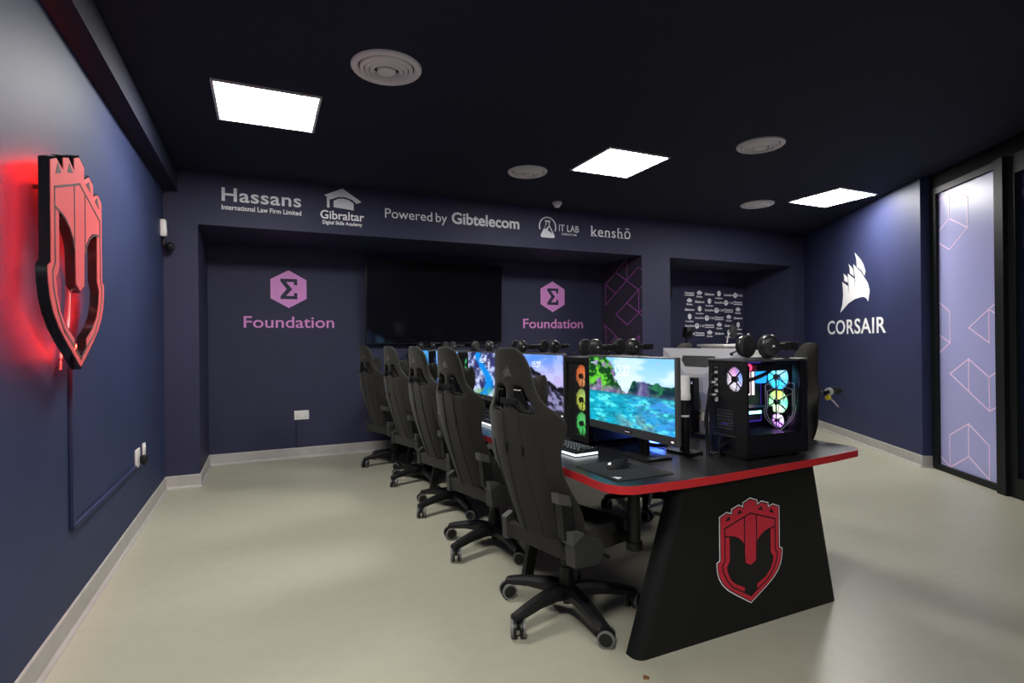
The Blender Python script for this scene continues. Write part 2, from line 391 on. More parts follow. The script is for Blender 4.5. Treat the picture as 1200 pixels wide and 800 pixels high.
RL = [(0, .866), (.341, .763), (.341, .455), (.372, .415), (.366, .352), (.310, .255), (.235, .176), (.09, .103), (0, .052)]
LINES = band(RL, 0) + band([(-u, v) for u, v in RL], 0)
for sg in (1, -1):
    LINES += band([(sg * .081, .838), (sg * .081, .545)], 0)
    LINES += band([(sg * .078, .540), (sg * .105, .592), (sg * .150, .632), (sg * .205, .660), (sg * .25, .672), (sg * .335, .685)], 0)
def tris():
    return [[(sg * u, v) for u, v in tr] for sg in (1, -1) for tr in ([(.150, .918), (.174, .870), (.098, .889)], [(.297, .878), (.328, .822), (.256, .845)])]
def scale2(lp, s): return [(u * s, v * s) for u, v in lp]

# big lit sign on the left wall
SY, SZ0, SH = 2.961, 1.212, .940
FX = -.725
t = thing('wall_sign', 'large red and black shield sign glowing red on the left wall', 'wall sign', (WX, SY, SZ0))
FS = frame((FX - .036, SY, SZ0), Y3, Z3, X3)
sh, ho = scale2(SHIELD, SH), scale2(HOLE, SH)
place('backing_plate', poly_mesh([sh, ho], .034), FS, M_GLOSSB, t)
FF = frame((FX - .002, SY, SZ0), Y3, Z3, X3)
def inset(lp, k):
    n = len(lp); out = []
    A = sum(lp[i][0] * lp[(i + 1) % n][1] - lp[(i + 1) % n][0] * lp[i][1] for i in range(n)); sgn = 1 if A > 0 else -1
    for i in range(n):
        p, q, r = Vector(lp[i - 1]), Vector(lp[i]), Vector(lp[(i + 1) % n])
        d1 = (q - p).normalized(); d2 = (r - q).normalized(); n1 = Vector((-d1.y, d1.x)) * sgn; n2 = Vector((-d2.y, d2.x)) * sgn
        bis = n1 + n2; L = bis.length
        if L < .2: out.append(tuple(q + n1 * k)); continue
        bis /= L; c = max(.45, bis.dot(n1)); out.append(tuple(q + bis * (k / c)))
    return out
place('red_face', poly_mesh([inset(sh, .009), inset(ho, -.008)], .002), FF, M_SIGNRED, t).__setitem__('label', 'red face of the shield')
FL = frame((FX + .0002, SY, SZ0), Y3, Z3, X3)
place('line_inlay', strokes([(tuple(SH * c for c in a), tuple(SH * c for c in b_)) for a, b_ in LINES], .009), FL, M_SIGNGREY, t).__setitem__('label', 'dark grey inlaid lines')
for x in tris(): place('battlement_inlay', poly_mesh([scale2(x, SH)], .0016), FL, M_SIGNGREY, t)
M_LED = emat('red_led_strip', (1.0, .018, .010), 42.0)
led = []
L_in = inset(sh, .040); hp = inset(ho, -.02)
b = MB()
pts = [Vector((FX - .0405, SY + u, SZ0 + v)) for u, v in L_in if v > -.1]
b.tube(pts + [pts[0]], .0042, 6)
b.build('led_strip', M_LED, t, label='red glowing strip behind the shield')
for (u, v) in ((-.24, .78), (.24, .78), (0, .14)):
    MB().cyl((WX, SY + u * SH, SZ0 + v * SH), (FX - .034, SY + u * SH, SZ0 + v * SH), .009).build('standoff', M_BLACKM, t)
b = MB().tube(cat_rom([(FX - .05, SY + .16, SZ0 + .55), (WX + .012, SY + .17, SZ0 + .40), (WX + .012, SY + .13, SZ0 + .2), (WX + .015, SY + .03, SZ0 + .08), (WX + .012, SY + .02, SZ0 + .0)], 6), .005, 6)
b.build('power_lead', M_WHITE, t)

t = thing('cable_conduit', 'navy painted cable conduit running down from the shield sign and along to the sockets', 'cable conduit', (WX, 3.15, .47))
b = MB()
b.box((WX + .009, 3.14, .84), (.016, .022, .76), bev=.003)
b.build('vertical_run', M_WALLB, t)
b = MB()
b.box((WX + .009, 3.83, .472), (.016, 1.40, .022), bev=.003); b.build('horizontal_run', M_WALLB, t)
def socket(F, name, label, group=None, plug=False, w=.146, h=.088):
    O = F @ Vector((0, 0, 0))
    t = thing(name, label, 'power socket', tuple(O), 0, group)
    def bx(nm, c, d, m, bev):
        b = MB(); b.box(c, d, bev=bev); me = b.mesh(nm, True); me.transform(F); return mesh_obj(nm, me, m, t)
    bx('face_plate', (0, 0, .006), (w, h, .012), M_WHITE, .004)
    for sx in ((-1, 1) if w > .1 else (0,)):
        bx('rocker_switch', (sx * w * .1 + .0, h * .30, .0135), (.012, .018, .005), M_WHITE, .001)
        b = MB()
        for (u, v) in ((0, .010), (-.011, -.012), (.011, -.012)): b.box((sx * w * .26 + u, v - .006, .0122), (.005, .008, .002))
        me = b.mesh('pin_holes', False); me.transform(F); mesh_obj('pin_holes', me, M_DARK, t)
    return t
FW = lambda y, z: frame((WX, y, z), Y3, Z3, X3)
socket(FW(4.60, .52), 'wall_socket', 'white wall socket with a black plug at the end of the conduit', w=.13, h=.13)
socket(FW(4.83, .525), 'wall_socket', 'narrow white wall socket beside the plugged one, nearer the far corner', w=.075, h=.13)
t = thing('socket_plug', 'black plug in the white socket on the left wall', 'plug', (WX + .012, 4.67, .50))
MB().box((WX + .036, 4.655, .50), (.046, .05, .055), bev=.008).build('body', M_BLACK, t)
b = MB(); b.tube(cat_rom([(WX + .04, 4.655, .475), (WX + .035, 4.63, .44), (WX + .012, 4.56, .455), (WX + .012, 4.53, .465)], 6), .0045, 6); b.build('lead', M_CABLE, t)
socket(frame((.405, RY, .492), X3, Z3, -Y3), 'wall_socket', 'white double wall socket low on the back wall under the left hexagon logo', w=.16, h=.105)
t = thing('wall_cable', 'thin black cable dropping from the back wall socket to the skirting', 'cable', (.345, RY - .006, .12))
MB().tube([(.345, RY - .006, .44), (.345, RY - .006, .125)], .005, 6).build('lead', M_PIPE, t)

# ------------------------------------------------------------------ lettering on the walls
BK = lambda x, z, y=RY: frame((x, y - .0005, z), X3, Z3, -Y3)
def lettering(label, F, parts, group='sponsor names along the beam'):
    """parts: (name, mesh, material)"""
    O = F @ Vector((0, 0, 0))
    t = thing('wall_lettering', label, 'wall lettering', tuple(O), 0, group)
    for nm, me, m in parts: place(nm, me, F, m, t)
    return t
# Hassans
FB = lambda x, z: BK(x, z, FY)
lettering('white lettering Hassans International Law Firm Limited, leftmost on the beam', FB(-.341, 2.602), [
    ('name_text', at(text_mesh('Hassans', .705, .125, .016, space=1.05), 0, .083), M_VINYLW),
    ('small_text', text_mesh('International Law Firm Limited', .705, .046, .012), M_VINYLB)])
# Gibraltar Digital Skills Academy with mortar-board house
cap = poly_mesh([[(-.005, .415), (.175, .51), (.365, .37), (.315, .343), (.27, .385), (.20, .41), (.13, .405), (.06, .37), (.045, .372), (.045, .27), (.02, .27), (.02, .395)]], .002)
cap2 = poly_mesh([[(.085, .355), (.13, .383), (.18, .392), (.235, .38), (.285, .343), (.285, .262), (.085, .280)]], .002)
cap_ = join_meshes([cap, cap2]); cap_.transform(Matrix.Translation((.045, .165 - .262 * .867, 0)) @ Matrix.Diagonal((1, .867, 1, 1)))
lettering('white lettering Gibraltar Digital Skills Academy under a graduation cap symbol', FB(.545, 2.535), [
    ('cap_symbol', cap_, M_VINYLW),
    ('name_text', at(text_mesh('Gibraltar', .435, .086, .014), 0, .058), M_VINYLB),
    ('small_text', at(text_mesh('Digital Skills Academy', .395, .036, .016), .02, .004), M_VINYLB)])
lettering('white lettering Powered by Gibtelecom in the middle of the beam', FB(1.198, 2.655), [
    ('plain_text', text_mesh('Powered', .520, .100, .004), M_VINYLW), ('plain_text', at(text_mesh('by', .131, .100, .004), .560, 0), M_VINYLW),
    ('bold_text', at(text_mesh('Gibtelecom', .84, .128, .024), .745, 0), M_VINYLW)])
# IT LAB flask
ring = poly_mesh([ring2d(.150, 0, 0, 40, -.45, PI + .45) + list(reversed(ring2d(.130, 0, 0, 40, -.45, PI + .45)))], .002)
fl_o = [(-.045, .095), (.045, .095), (.045, .075), (.035, .07), (.035, .02), (.118, -.125), (.120, -.150), (.10, -.168), (-.10, -.168), (-.120, -.150), (-.118, -.125), (-.035, .02), (-.035, .07), (-.045, .075)]
fl_i = [(-.020, .07), (.020, .07), (.020, .015), (.092, -.110), (.055, -.085), (-.01, -.05), (-.06, -.03), (-.020, .03)]
bub = [poly_mesh([ring2d(.013, .012, -.005, 14)], .002), poly_mesh([ring2d(.018, -.01, -.035, 14)], .002)]
lettering('white lettering IT LAB Gibraltar with a flask in a ring', FB(3.175, 2.655), [
    ('flask_symbol', at(join_meshes([ring, poly_mesh([fl_o, fl_i], .002)] + bub), -.01, .058, 0, .80), M_VINYLW),
    ('name_text', at(text_mesh('IT LAB', .285, .082, .003), .148, .016), M_VINYLW),
    ('small_text', at(text_mesh('GIBRALTAR', .215, .026, .008, space=1.2), .185, -.030), M_VINYLW)])
kt = text_mesh('kensh\u014d', .605, None, .004, space=1.12)
hk = max(v.co.y for v in kt.vertices)
for v in kt.vertices: v.co.y *= .135 / hk
sf = [((u - .022, z), (u + .024, z)) for u, z in ((.012, .002), (.075, .002), (.20, .002), (.265, .002), (.44, .002), (.50, .002))] + [((-.01, .126), (.012, .126)), ((.418, .126), (.442, .126))]
lettering('white lettering kensho in thin letters, rightmost on the beam', FB(3.79, 2.645), [('name_text', join_meshes([kt, strokes(sf, .006)]), M_VINYLB)])
# Foundation hexagons
def foundation(x, label):
    H = .435 / 2
    hexa = [(H * math.sin(k * PI / 3) * .885 / .866, H * math.cos(k * PI / 3)) for k in range(6)]
    sg = [(-.088, .118), (.092, .118), (.092, .048), (.056, .048), (.056, .082), (-.028, .082), (.038, .0), (-.028, -.078), (.056, -.078), (.056, -.044), (.092, -.044), (.092, -.116), (-.088, -.116), (-.088, -.084), (-.022, 0), (-.088, .088)]
    lettering(label, BK(x, 1.728), [
        ('hexagon_symbol', at(poly_mesh([hexa, sg], .002), 0, .222), M_PINK),
        ('name_text', at(text_mesh('Foundation', .965, .128, .007), -.468, -.222), M_PINK)], 'pink foundation logos in the recess')
foundation(.279, 'pink hexagon logo and the word Foundation, left of the television')
foundation(3.745, 'pink hexagon logo and the word Foundation, right of the television')
# sails logo on the right wall
C1 = [(-1.378, 2.401), (-1.224, 2.285), (-1.160, 2.215), (-1.114, 2.135), (-1.137, 2.080), (-1.21, 2.155), (-1.325, 2.216), (-1.332, 2.309)]
C2 = [(-1.546, 2.281), (-1.447, 2.217), (-1.415, 2.175), (-1.407, 2.105), (-1.508, 2.154), (-1.515, 2.22)]
C3 = [(-1.692, 2.176), (-1.6, 2.125), (-1.573, 2.098), (-1.568, 2.040), (-1.671, 2.076), (-1.672, 2.13)]
C4 = [(-1.730, 2.067), (-1.569, 1.994), (-1.562, 1.849), (-1.546, 1.991), (-1.565, 2.157), (-1.392, 2.069), (-1.396, 1.875), (-1.366, 2.051), (-1.39, 2.16), (-1.414, 2.256), (-1.227, 2.134), (-1.064, 1.985), (-1.017, 1.887), (-1.055, 1.761), (-1.098, 1.803), (-1.150, 1.82), (-1.203, 1.826), (-1.391, 1.812), (-1.558, 1.770), (-1.797, 1.660), (-1.731, 1.765), (-1.703, 1.893), (-1.71, 1.98)]
FR = frame(wr(-1.42, -.0005, 1.36), Vector((DR.x, DR.y, 0)), Z3, Vector((-OUT.x, -OUT.y, 0)))
sails = join_meshes([at(poly_mesh([lp], .002), 1.42, -1.36) for lp in (C1, C2, C3, C4)])
lettering('large white sails logo over the word Corsair on the right wall', FR, [
    ('sails_symbol', sails, M_VINYLB),
    ('name_text', at(text_mesh('CORSAIR', 1.53, .185, .012, space=1.06), -.775, .018), M_VINYLB)], None)
SAILS0 = [[((u + 1.40) , (v - 2.03)) for u, v in lp] for lp in (C1, C2, C3, C4)]     # centred, about .78 x .74
# sponsor wall in the second recess
t = thing('sponsor_wall_sign', 'navy sponsor backdrop with rows of small white logos in the right recess', 'backdrop', (6.73, RY, 1.75), 0)
def mini(k):
    if k == 0: return [at(text_mesh('Hassans', .19, .035, .02), -.095, .0), at(strokes([((-.09, -.022), (.09, -.022))], .016), 0, 0)]
    if k == 1: return [at(poly_mesh([[(-.06, .02), (0, .055), (.06, .02), (.035, -.015), (-.035, -.015)]], .0016), 0, .01), at(text_mesh('Gibraltar', .13, .030, .02), -.065, -.052)]
    if k == 2: return [at(text_mesh('Gibtelecom', .20, .038, .025), -.10, -.012)]
    if k == 3: return [at(poly_mesh([ring2d(.042, 0, 0, 6, PI / 6, PI / 6 + 2 * PI, .05)], .0016), 0, .022), at(text_mesh('Foundation', .16, .026, .02), -.08, -.066)]
    if k == 4: return [at(text_mesh('kensho', .19, .038, .012), -.095, -.014)]
    return [at(poly_mesh([ring2d(.045, 0, 0, 18), ring2d(.014, 0, 0.012, 8)], .0016), -.06, 0), at(text_mesh('IT LAB', .10, .036, .012), .0, -.016)]
PROTO = [join_meshes(mini(k)) for k in range(6)]
for me in PROTO: me.materials.append(M_VINYLB)
NM = ['law_firm_logo', 'academy_logo', 'telecom_logo', 'hexagon_logo', 'thin_letter_logo', 'flask_logo']
for r in range(6):
    for c in range(6):
        k = (r + c) % 6
        o = link(bpy.data.objects.new(NM[k], PROTO[k])); o.parent = t
        o.matrix_local = Matrix.Translation((6.255 + c * .212 - 6.73, -.0008, 2.06 - r * .129 - 1.75)) @ Matrix((X3, Z3, -Y3)).transposed().to_4x4()
# purple line pattern on the side of the main recess
FP = frame((4.5765, RY, 0), -Y3, Z3, -X3)
PL = [((.355,2.29),(.098,2.137)),((.098,2.137),(.098,1.843)),((.098,1.843),(.613,2.15)),((.613,2.15),(.868,2.30)),((.868,2.30),(.935,2.26)),((.613,2.15),(.613,2.43)),((.355,2.29),(.868,1.995)),((.098,2.137),(.352,1.995)),
      ((.35,1.69),(.868,1.995)),((.868,1.995),(.935,2.03)),((.35,1.69),(.613,1.535)),((.613,1.535),(.868,1.688)),((.868,1.688),(.935,1.726)),((.868,1.995),(.868,1.688)),((.613,1.835),(.868,1.688)),((.868,1.688),(.935,1.648)),
      ((.04,1.56),(.098,1.535)),((.04,1.50),(.098,1.535)),((.098,1.535),(.45,1.315)),((.098,1.535),(.098,1.26)),((.34,1.375),(.20,1.29)),((.868,1.38),(.70,1.28)),((.868,1.38),(.868,1.22)),((.45,1.315),(.613,1.22)),((.355,2.29),(.60,2.43))]
t = thing('wall_decal', 'purple line pattern of cubes on the side wall of the main recess', 'wall decal', (4.5765, 6.3, 1.2))
place('line_pattern', strokes(PL, .011), FP, M_PURPL, t)
place('dark_ground', poly_mesh([[(.0, .12), (.93, .12), (.93, SZ - .003), (.0, SZ - .003)]], .0008), frame((4.5772, RY, 0), -Y3, Z3, -X3), mat('dark_plum_vinyl', (.036, .028, .050), .6), t)

# ------------------------------------------------------------------ television
t = thing('wall_tv', 'large black wall television between the two pink logos', 'television', (2.02, RY, 1.30))
TT = Matrix.Translation((2.02, RY - .045, 1.82)) @ Matrix.Rotation(.055, 4, 'X')
def tvp(b, nm, m, sm_=True):
    b.b.transform(TT); b.build(nm, m, t, smooth=sm_)
tvp(MB().box((0, -.045, 0), (1.785, .05, 1.035), bev=.008), 'case', M_BLACKM)
tvp(MB().box((0, -.0705, .005), (1.765, .003, 1.005)), 'screen', M_TVSCR, False)
tvp(MB().box((0, -.073, -.5065), (.06, .006, .012), bev=.002), 'brand_badge', M_GREYP)
MB().box((2.02, RY - .035, 1.80), (.6, .066, .42), bev=.004).build('wall_bracket', M_BLACKM, t)

# ------------------------------------------------------------------ desk
DZ = .74
t_desk = thing('gaming_desk', 'long black double-sided gaming desk with a red edge and a crest on its end panel', 'desk', (2.0, 4.2, 0))
def arc(cx, cy, r, a0, a1, n=8): return [(cx + r * math.cos(math.radians(a0 + (a1 - a0) * k / n)), cy + r * math.sin(math.radians(a0 + (a1 - a0) * k / n))) for k in range(n + 1)]
YE = 6.62
SCAL = []
OUTL = arc(1.36, 1.865, .118, 180, 262, 8) + [(1.553, 1.733), (1.75, 1.733), (1.95, 1.742), (2.15, 1.752), (2.36, 1.764), (2.58, 1.782)] + arc(2.735, 1.91, .11, 268, 360, 8) + \
       arc(2.745, YE - .1, .1, 0, 90, 6) + arc(1.342, YE - .1, .1, 90, 180, 6)
idn = lambda u, v, w: Vector((u, v, w))
MB().prism(OUTL, idn, DZ - .030, DZ).build('desktop', M_DESK, t_desk, smooth=False)
edge_o = inset(OUTL, -.003)
ed = poly_mesh([edge_o, inset(OUTL, .0005)], .0335); ed.transform(Matrix.Translation((0, 0, DZ - .0337)))
mesh_obj('edge_trim', ed, M_RED, t_desk, label='red edge band')
def rrect(x0, x1, y0, y1, r, n=6):
    return arc(x0 + r, y0 + r, r, 180, 270, n) + arc(x1 - r, y0 + r, r, 270, 360, n) + arc(x1 - r, y1 - r * .5, r * .5 if False else r, 0, 90, n)[0:0] + [(x1, y1), (x0, y1)]
def trap_panel(y0, y1, xb, xt, name, lab=None):
    b = MB(); lo = rrect(xb[0], xb[1], y0, y1, .045); hi = rrect(xt[0], xt[1], y0, y1, .045)
    zz = DZ - .032; n = len(lo)
    A = [b.b.verts.new((x, y, .0)) for x, y in lo]; B = [b.b.verts.new((x, y, zz)) for x, y in hi]
    b.b.faces.new(A); b.b.faces.new(list(reversed(B)))
    for i in range(n): b.b.faces.new((A[i], A[(i + 1) % n], B[(i + 1) % n], B[i]))
    return b.build(name, mat('black_panel_leatherette', (.006, .006, .0064), .55, spec=.28, nscale=300, bump=.10), t_desk, label=lab)
PN = trap_panel(1.809, 1.885, (1.375, 2.622), (1.618, 2.468), 'end_panel', 'black tapered end panel')
b = MB(); lo_ = [(1.375, YE - .14), (2.62, YE - .14), (2.62, YE - .07), (1.375, YE - .07)]
hi_ = [(1.62, YE - .14), (2.47, YE - .14), (2.47, YE - .07), (1.62, YE - .07)]
b.hull([(x, y, 0) for x, y in lo_] + [(x, y, DZ - .032) for x, y in hi_]).build('end_panel', M_BLACKM, t_desk, smooth=False)
# crest decal on the near panel
EH, EX, EZ = .462, 2.0155, .121
def crest(parent, F, H, silver=True, th=.0005):
    if silver: place('crest_outline', at(poly_mesh([inset(scale2(SHIELD, H), -.009)], th), 0, 0, .0002), F, M_VINYLB, parent)
    place('crest_shield', at(poly_mesh([inset(scale2(SHIELD, H), -.0045)], th), 0, 0, .0005), F, M_BLACKM, parent)
    place('crest_red', at(poly_mesh([scale2(SHIELD, H), scale2(HOLE, H)], th), 0, 0, .0010), F, M_EMRED, parent)
    place('crest_lines', at(strokes([(tuple(H * c for c in a), tuple(H * c for c in b_)) for a, b_ in LINES], .0062), 0, 0, .0004), F, M_BLACK, parent)
    for x in tris(): place('crest_battlement', at(poly_mesh([scale2(x, H)], th), 0, 0, .0014), F, M_BLACK, parent)
crest(PN, frame((EX, 1.8085, EZ), X3, Z3, -Y3), EH)
MB().bb((1.66, 1.90, DZ - .068), (2.625, 1.96, DZ - .030)).build('support_rail', M_BLACKM, t_desk, smooth=False)
MB().bb((1.88, 2.0, DZ - .13), (2.26, 6.4, DZ - .115)).build('cable_tray', M_BLACKM, t_desk, smooth=False)
for Yl in (2.74, 4.62, 5.52):
    for (xf, xt, Y) in ((1.335, 1.47, Yl), (2.78, 2.64, Yl + (.22 if Yl < 3 else 0))):
        MB().hull([(xf + dx, Y + dy, 0) for dx in (-.028, .028) for dy in (-.02, .02)] + [(xt + dx, Y + dy, DZ - .03) for dx in (-.028, .028) for dy in (-.02, .02)]).build('leg', M_BLACKM, t_desk, smooth=False)
    MB().bb((1.40, Yl - .02, DZ - .075), (2.70, Yl + .02, DZ - .03)).build('cross_rail', M_BLACKM, t_desk, smooth=False)
b = MB(); b.cyl((1.50, 1.985, .40), (1.50, 1.985, DZ - .03), .028); b.cyl((1.50, 1.985, .385), (1.50, 1.985, .42), .036); b.build('hanging_post', M_BLACKM, t_desk)
MB().box((1.44, 2.03, .655), (.004, .05, .016), rot=Matrix.Rotation(.4, 3, 'X')).build('cable_tag', M_WHITE, t_desk, smooth=False)
MB().box((1.50, 2.05, .625), (.004, .035, .016), rot=Matrix.Rotation(-.3, 3, 'X')).build('cable_tag', M_WHITE, t_desk, smooth=False)

# ------------------------------------------------------------------ screens
def fbm(x, y, s, o=5):
    return .5 + .5 * noise.fractal(Vector((x * s, y * s, s * .37)), 1.0, 2.0, o)
def lerp(a, b_, t): t = max(0, min(1, t)); return tuple(x + (y - x) * t for x, y in zip(a, b_))
def sm(e0, e1, x): t = max(0, min(1, (x - e0) / (e1 - e0))); return t * t * (3 - 2 * t)
def pic_lake(u, v):
    sky = lerp((.80, .91, 1.0), (.50, .78, 1.0), (v - .5) * 2)
    sky = lerp(sky, (.93, .97, 1), .6 * sm(.45, .7, fbm(u, v * 2, 3)))
    hz = .475
    left = 1.12 - .62 * sm(.22, .47, u + .10 * (fbm(u, v, 9) - .5)) - .08 * fbm(u, .3, 14)
    isl = hz + .21 * sm(.49, .57, u) * (1 - .10 * abs(math.sin(u * 19))) - .04 * sm(.7, 1, u) + .05 * (fbm(u, .7, 16) - .5)
    if v < hz:
        w = lerp((.06, .66, .78), (.20, .62, .90), sm(.3, 1, u)); n = fbm(u * 1.6, v * 3.2, 4); n2 = fbm(u * 2, v * 4.5, 7)
        w = lerp(w, (.35, .90, .93), sm(.46, .66, n)); w = lerp(w, (.03, .42, .50), sm(.54, .72, n2) * .75)
        w = lerp(w, (.30, .52, .82), .55 * sm(.48, .62, fbm(u * 1.5, v * 9, 6)) * sm(.40, .7, u))
        cor = sm(.30, .08, v) * sm(.28, .5, u) * sm(.95, .7, u)
        w = lerp(w, lerp((.10, .32, .48), (.62, .86, .80), fbm(u, v, 22)), cor * sm(.40, .58, fbm(u, v, 7)))
        return lerp(w, (.08, .36, .42), sm(.06, 0, hz - v) * .6)
    if v < left and u < .50:
        n = fbm(u, v, 13); n2 = fbm(u, v * .4, 24)
        g = lerp((.03, .24, .08), (.40, .80, .22), sm(.36, .66, n))
        rock = lerp((.28, .22, .40), (.78, .70, .84), n2)
        k = sm(.56, .68, fbm(u * 1.4, v * .6, 8) + .30 * (u - .25)) + sm(.62, .50, v) * .75
        return lerp(g, rock, min(1, k))
    if v < isl and u > .42:
        n = fbm(u, v, 18); c = lerp((.04, .18, .22), (.16, .45, .30), sm(.40, .62, n))
        return lerp(c, lerp((.22, .20, .42), (.62, .56, .76), fbm(u, v * .3, 26)), min(1, sm(.10, .02, abs(u - .68)) * .9 + .5 * sm(.07, .0, v - hz)))
    return sky
def pic_mountain(u, v):
    sky = lerp((.72, .68, .88), (.25, .52, .95), sm(.55, 1, v) * (1.1 - .5 * u)); sky = lerp(sky, (.75, .80, .98), .5 * sm(.45, .7, fbm(u * 2, v * 3, 3)))
    r = .60 + .12 * sm(.75, .45, u) - .16 * sm(.45, 1, u) + .16 * (fbm(u, .2, 7) - .5)
    if v > r: return sky
    n = fbm(u * 1.3 + v * .8, v * 1.3, 9); d = r - v
    c = lerp((.10, .10, .17), (.52, .50, .66), sm(.40, .62, n)); c = lerp((.03, .03, .06), c, sm(.04, .16, d + .05 * (n - .5)))
    return lerp(c, (.62, .62, .80), .5 * sm(.52, .7, fbm(u, v, 16)) * sm(.1, .35, d))
def pic_ice(u, v):
    n = fbm(u * 1.2, v, 6); c = lerp((.20, .22, .42), (.75, .80, .95), sm(.35, .65, n)); c = lerp(c, (.15, .12, .30), sm(.55, .68, fbm(u, v, 15)) * .7)
    rv = abs(u - .52 - .18 * math.sin(v * 5) - .1 * (fbm(.3, v, 5) - .5)); c = lerp((.02, .52, .88), c, sm(.05, .20 - .08 * v, rv))
    return lerp(c, (.45, .70, .30), .6 * sm(.3, .05, v) * sm(.5, .65, fbm(u, v, 12)))
def pic_blue(u, v):
    c = lerp((.05, .15, .55), (.45, .75, 1), v); return lerp(c, (.75, .90, 1), sm(.5, .72, fbm(u, v * 2, 5)))
def pic_teal(u, v):
    c = lerp((.02, .28, .35), (.30, .60, .95), v); return lerp(c, (.1, .55, .3), sm(.52, .7, fbm(u, v, 8)))
def picture(fn, w, h, n=150):
    nx, ny = n, int(n * h / w); vs = []; fs = []
    for j in range(ny + 1):
        for i in range(nx + 1): vs.append((0, w / 2 - w * i / nx, h * j / ny))      # seen from -x: left edge is +y
    for j in range(ny):
        for i in range(nx):
            a = j * (nx + 1) + i; fs.append((a, a + nx + 1, a + nx + 2, a + 1))
    me = bpy.data.meshes.new('screen'); me.from_pydata(vs, [], fs)
    ca = me.color_attributes.new('picture', 'FLOAT_COLOR', 'POINT'); buf = []
    for j in range(ny + 1):
        for i in range(nx + 1): buf += [*[max(0, c_) ** 2.2 for c_ in fn(i / nx, j / ny)], 1.0]
    ca.data.foreach_set('color', buf); return me
M_SCR = attr_emat('lit_screen_picture', .52)
M_SCRTXT = emat('lit_screen_text', (.95, .97, 1.0), .6)
MONW, MONB, MONT = .690, .112, .498
def monitor(x, y, fn, label, first=False, stand_dx=.0):
    t = thing('monitor', label, 'monitor', (x, y, DZ), 0, 'monitors facing the left-hand chairs')
    w2 = MONW / 2; Z = lambda z: DZ + z
    MB().box((x + .014, y, Z((MONB + MONT) / 2)), (.026, MONW, MONT - MONB), bev=.004).build('bezel', M_GREYP, t)
    MB().box((x + .040, y, Z(.31)), (.034, MONW * .72, .26), bev=.016).build('rear_shell', M_BLACKM, t)
    sw, shh = MONW - .020, MONT - MONB - .050
    me = picture(fn, sw, shh, 150 if first else 90); me.transform(Matrix.Translation((x - .0004, y, Z(MONB + .042))))
    s_ = mesh_obj('screen', me, M_SCR, t, label='lit screen picture')
    FS_ = frame((x - .001, y + sw / 2, Z(MONB + .042)), -Y3, Z3, -X3)
    place('clock_text', join_meshes([at(text_mesh('15:27', .115, .036, .0, depth=.0003), sw * .36, shh * .775), at(text_mesh('Friday 6 October', .10, .010, .0, depth=.0003), sw * .375, shh * .735)]) if first else
          at(text_mesh('15:27', .115, .036, .0, depth=.0003), sw * .40, shh * .76), FS_, M_SCRTXT, t)
    place('status_icons', join_meshes([at(poly_mesh([[(0, 0), (.010, 0), (.010, .013), (0, .013)]], .0003), sw * .83, shh * .90), at(poly_mesh([[(0, 0), (.008, 0), (.008, .006), (0, .006)]], .0003), sw * .831, shh * .945),
                                       at(poly_mesh([[(0, 0), (.05, 0), (.05, .007), (0, .007)]], .0003), sw * .025, shh * .90)]), FS_, mat('screen_icon_grey', (.05, .07, .10), .5, emit=(.30, .42, .50), estr=.6), t)
    MB().box((x - .0005, y, Z(MONB + .019)), (.003, .052, .011)).build('chin_badge', M_GLOSSB, t, smooth=False)
    place('badge_text', at(text_mesh('CORSAIR', .04, .0055, .0, depth=.0003), -.02, -.003), frame((x - .0022, y, Z(MONB + .019)), -Y3, Z3, -X3), M_VINYLB, t)
    MB().box((x + .001, y - w2 + .028, Z(MONB + .018)), (.003, .012, .004)).build('power_light', emat('white_power_led', (1, .8, .75), 2.0), t, smooth=False)
    b = MB(); b.cyl((x + .10, y, Z(.008)), (x + .10, y, Z(.34)), .024); b.build('stand_column', M_BLACKM, t)
    MB().box((x + .075, y, Z(.32)), (.06, .09, .09), bev=.008).build('stand_neck', M_BLACKM, t)
    MB().box((x + .105, y, Z(.005)), (.15, .22, .010), bev=.004).build('stand_base', M_BLACKM, t)
    return t
SP = .955
ORD = ['nearest the camera', 'second from the camera', 'third from the camera', 'fourth from the camera', 'furthest from the camera']
PICS = [(pic_lake, 'turquoise lake and green cliffs'), (pic_mountain, 'snowy mountains under a blue sky'), (pic_ice, 'icy cliffs and a bright blue river'), (pic_blue, 'pale blue picture'), (pic_teal, 'blue and teal picture')]
for k in range(5):
    monitor(1.61, 2.172 + SP * k, PICS[k][0], f'left-row monitor showing {PICS[k][1]}, {ORD[k]}', k == 0)
t = thing('light_puck', 'small blue glowing light puck on the desk under the lake monitor', 'desk light', (1.97, 2.39, DZ))
MB().lathe([(.045, 0), (.050, .004), (.050, .012), (.044, .016)], Matrix.Translation((1.97, 2.39, DZ)), 24).build('base', M_BLACK, t)
MB().lathe([(.044, .014), (.042, .030), (.028, .044), (.001, .048)], Matrix.Translation((1.97, 2.39, DZ)), 24).build('glow_dome', emat('blue_dome_glow', (.06, .17, 1.0), 7.0), t, label='blue glowing dome')

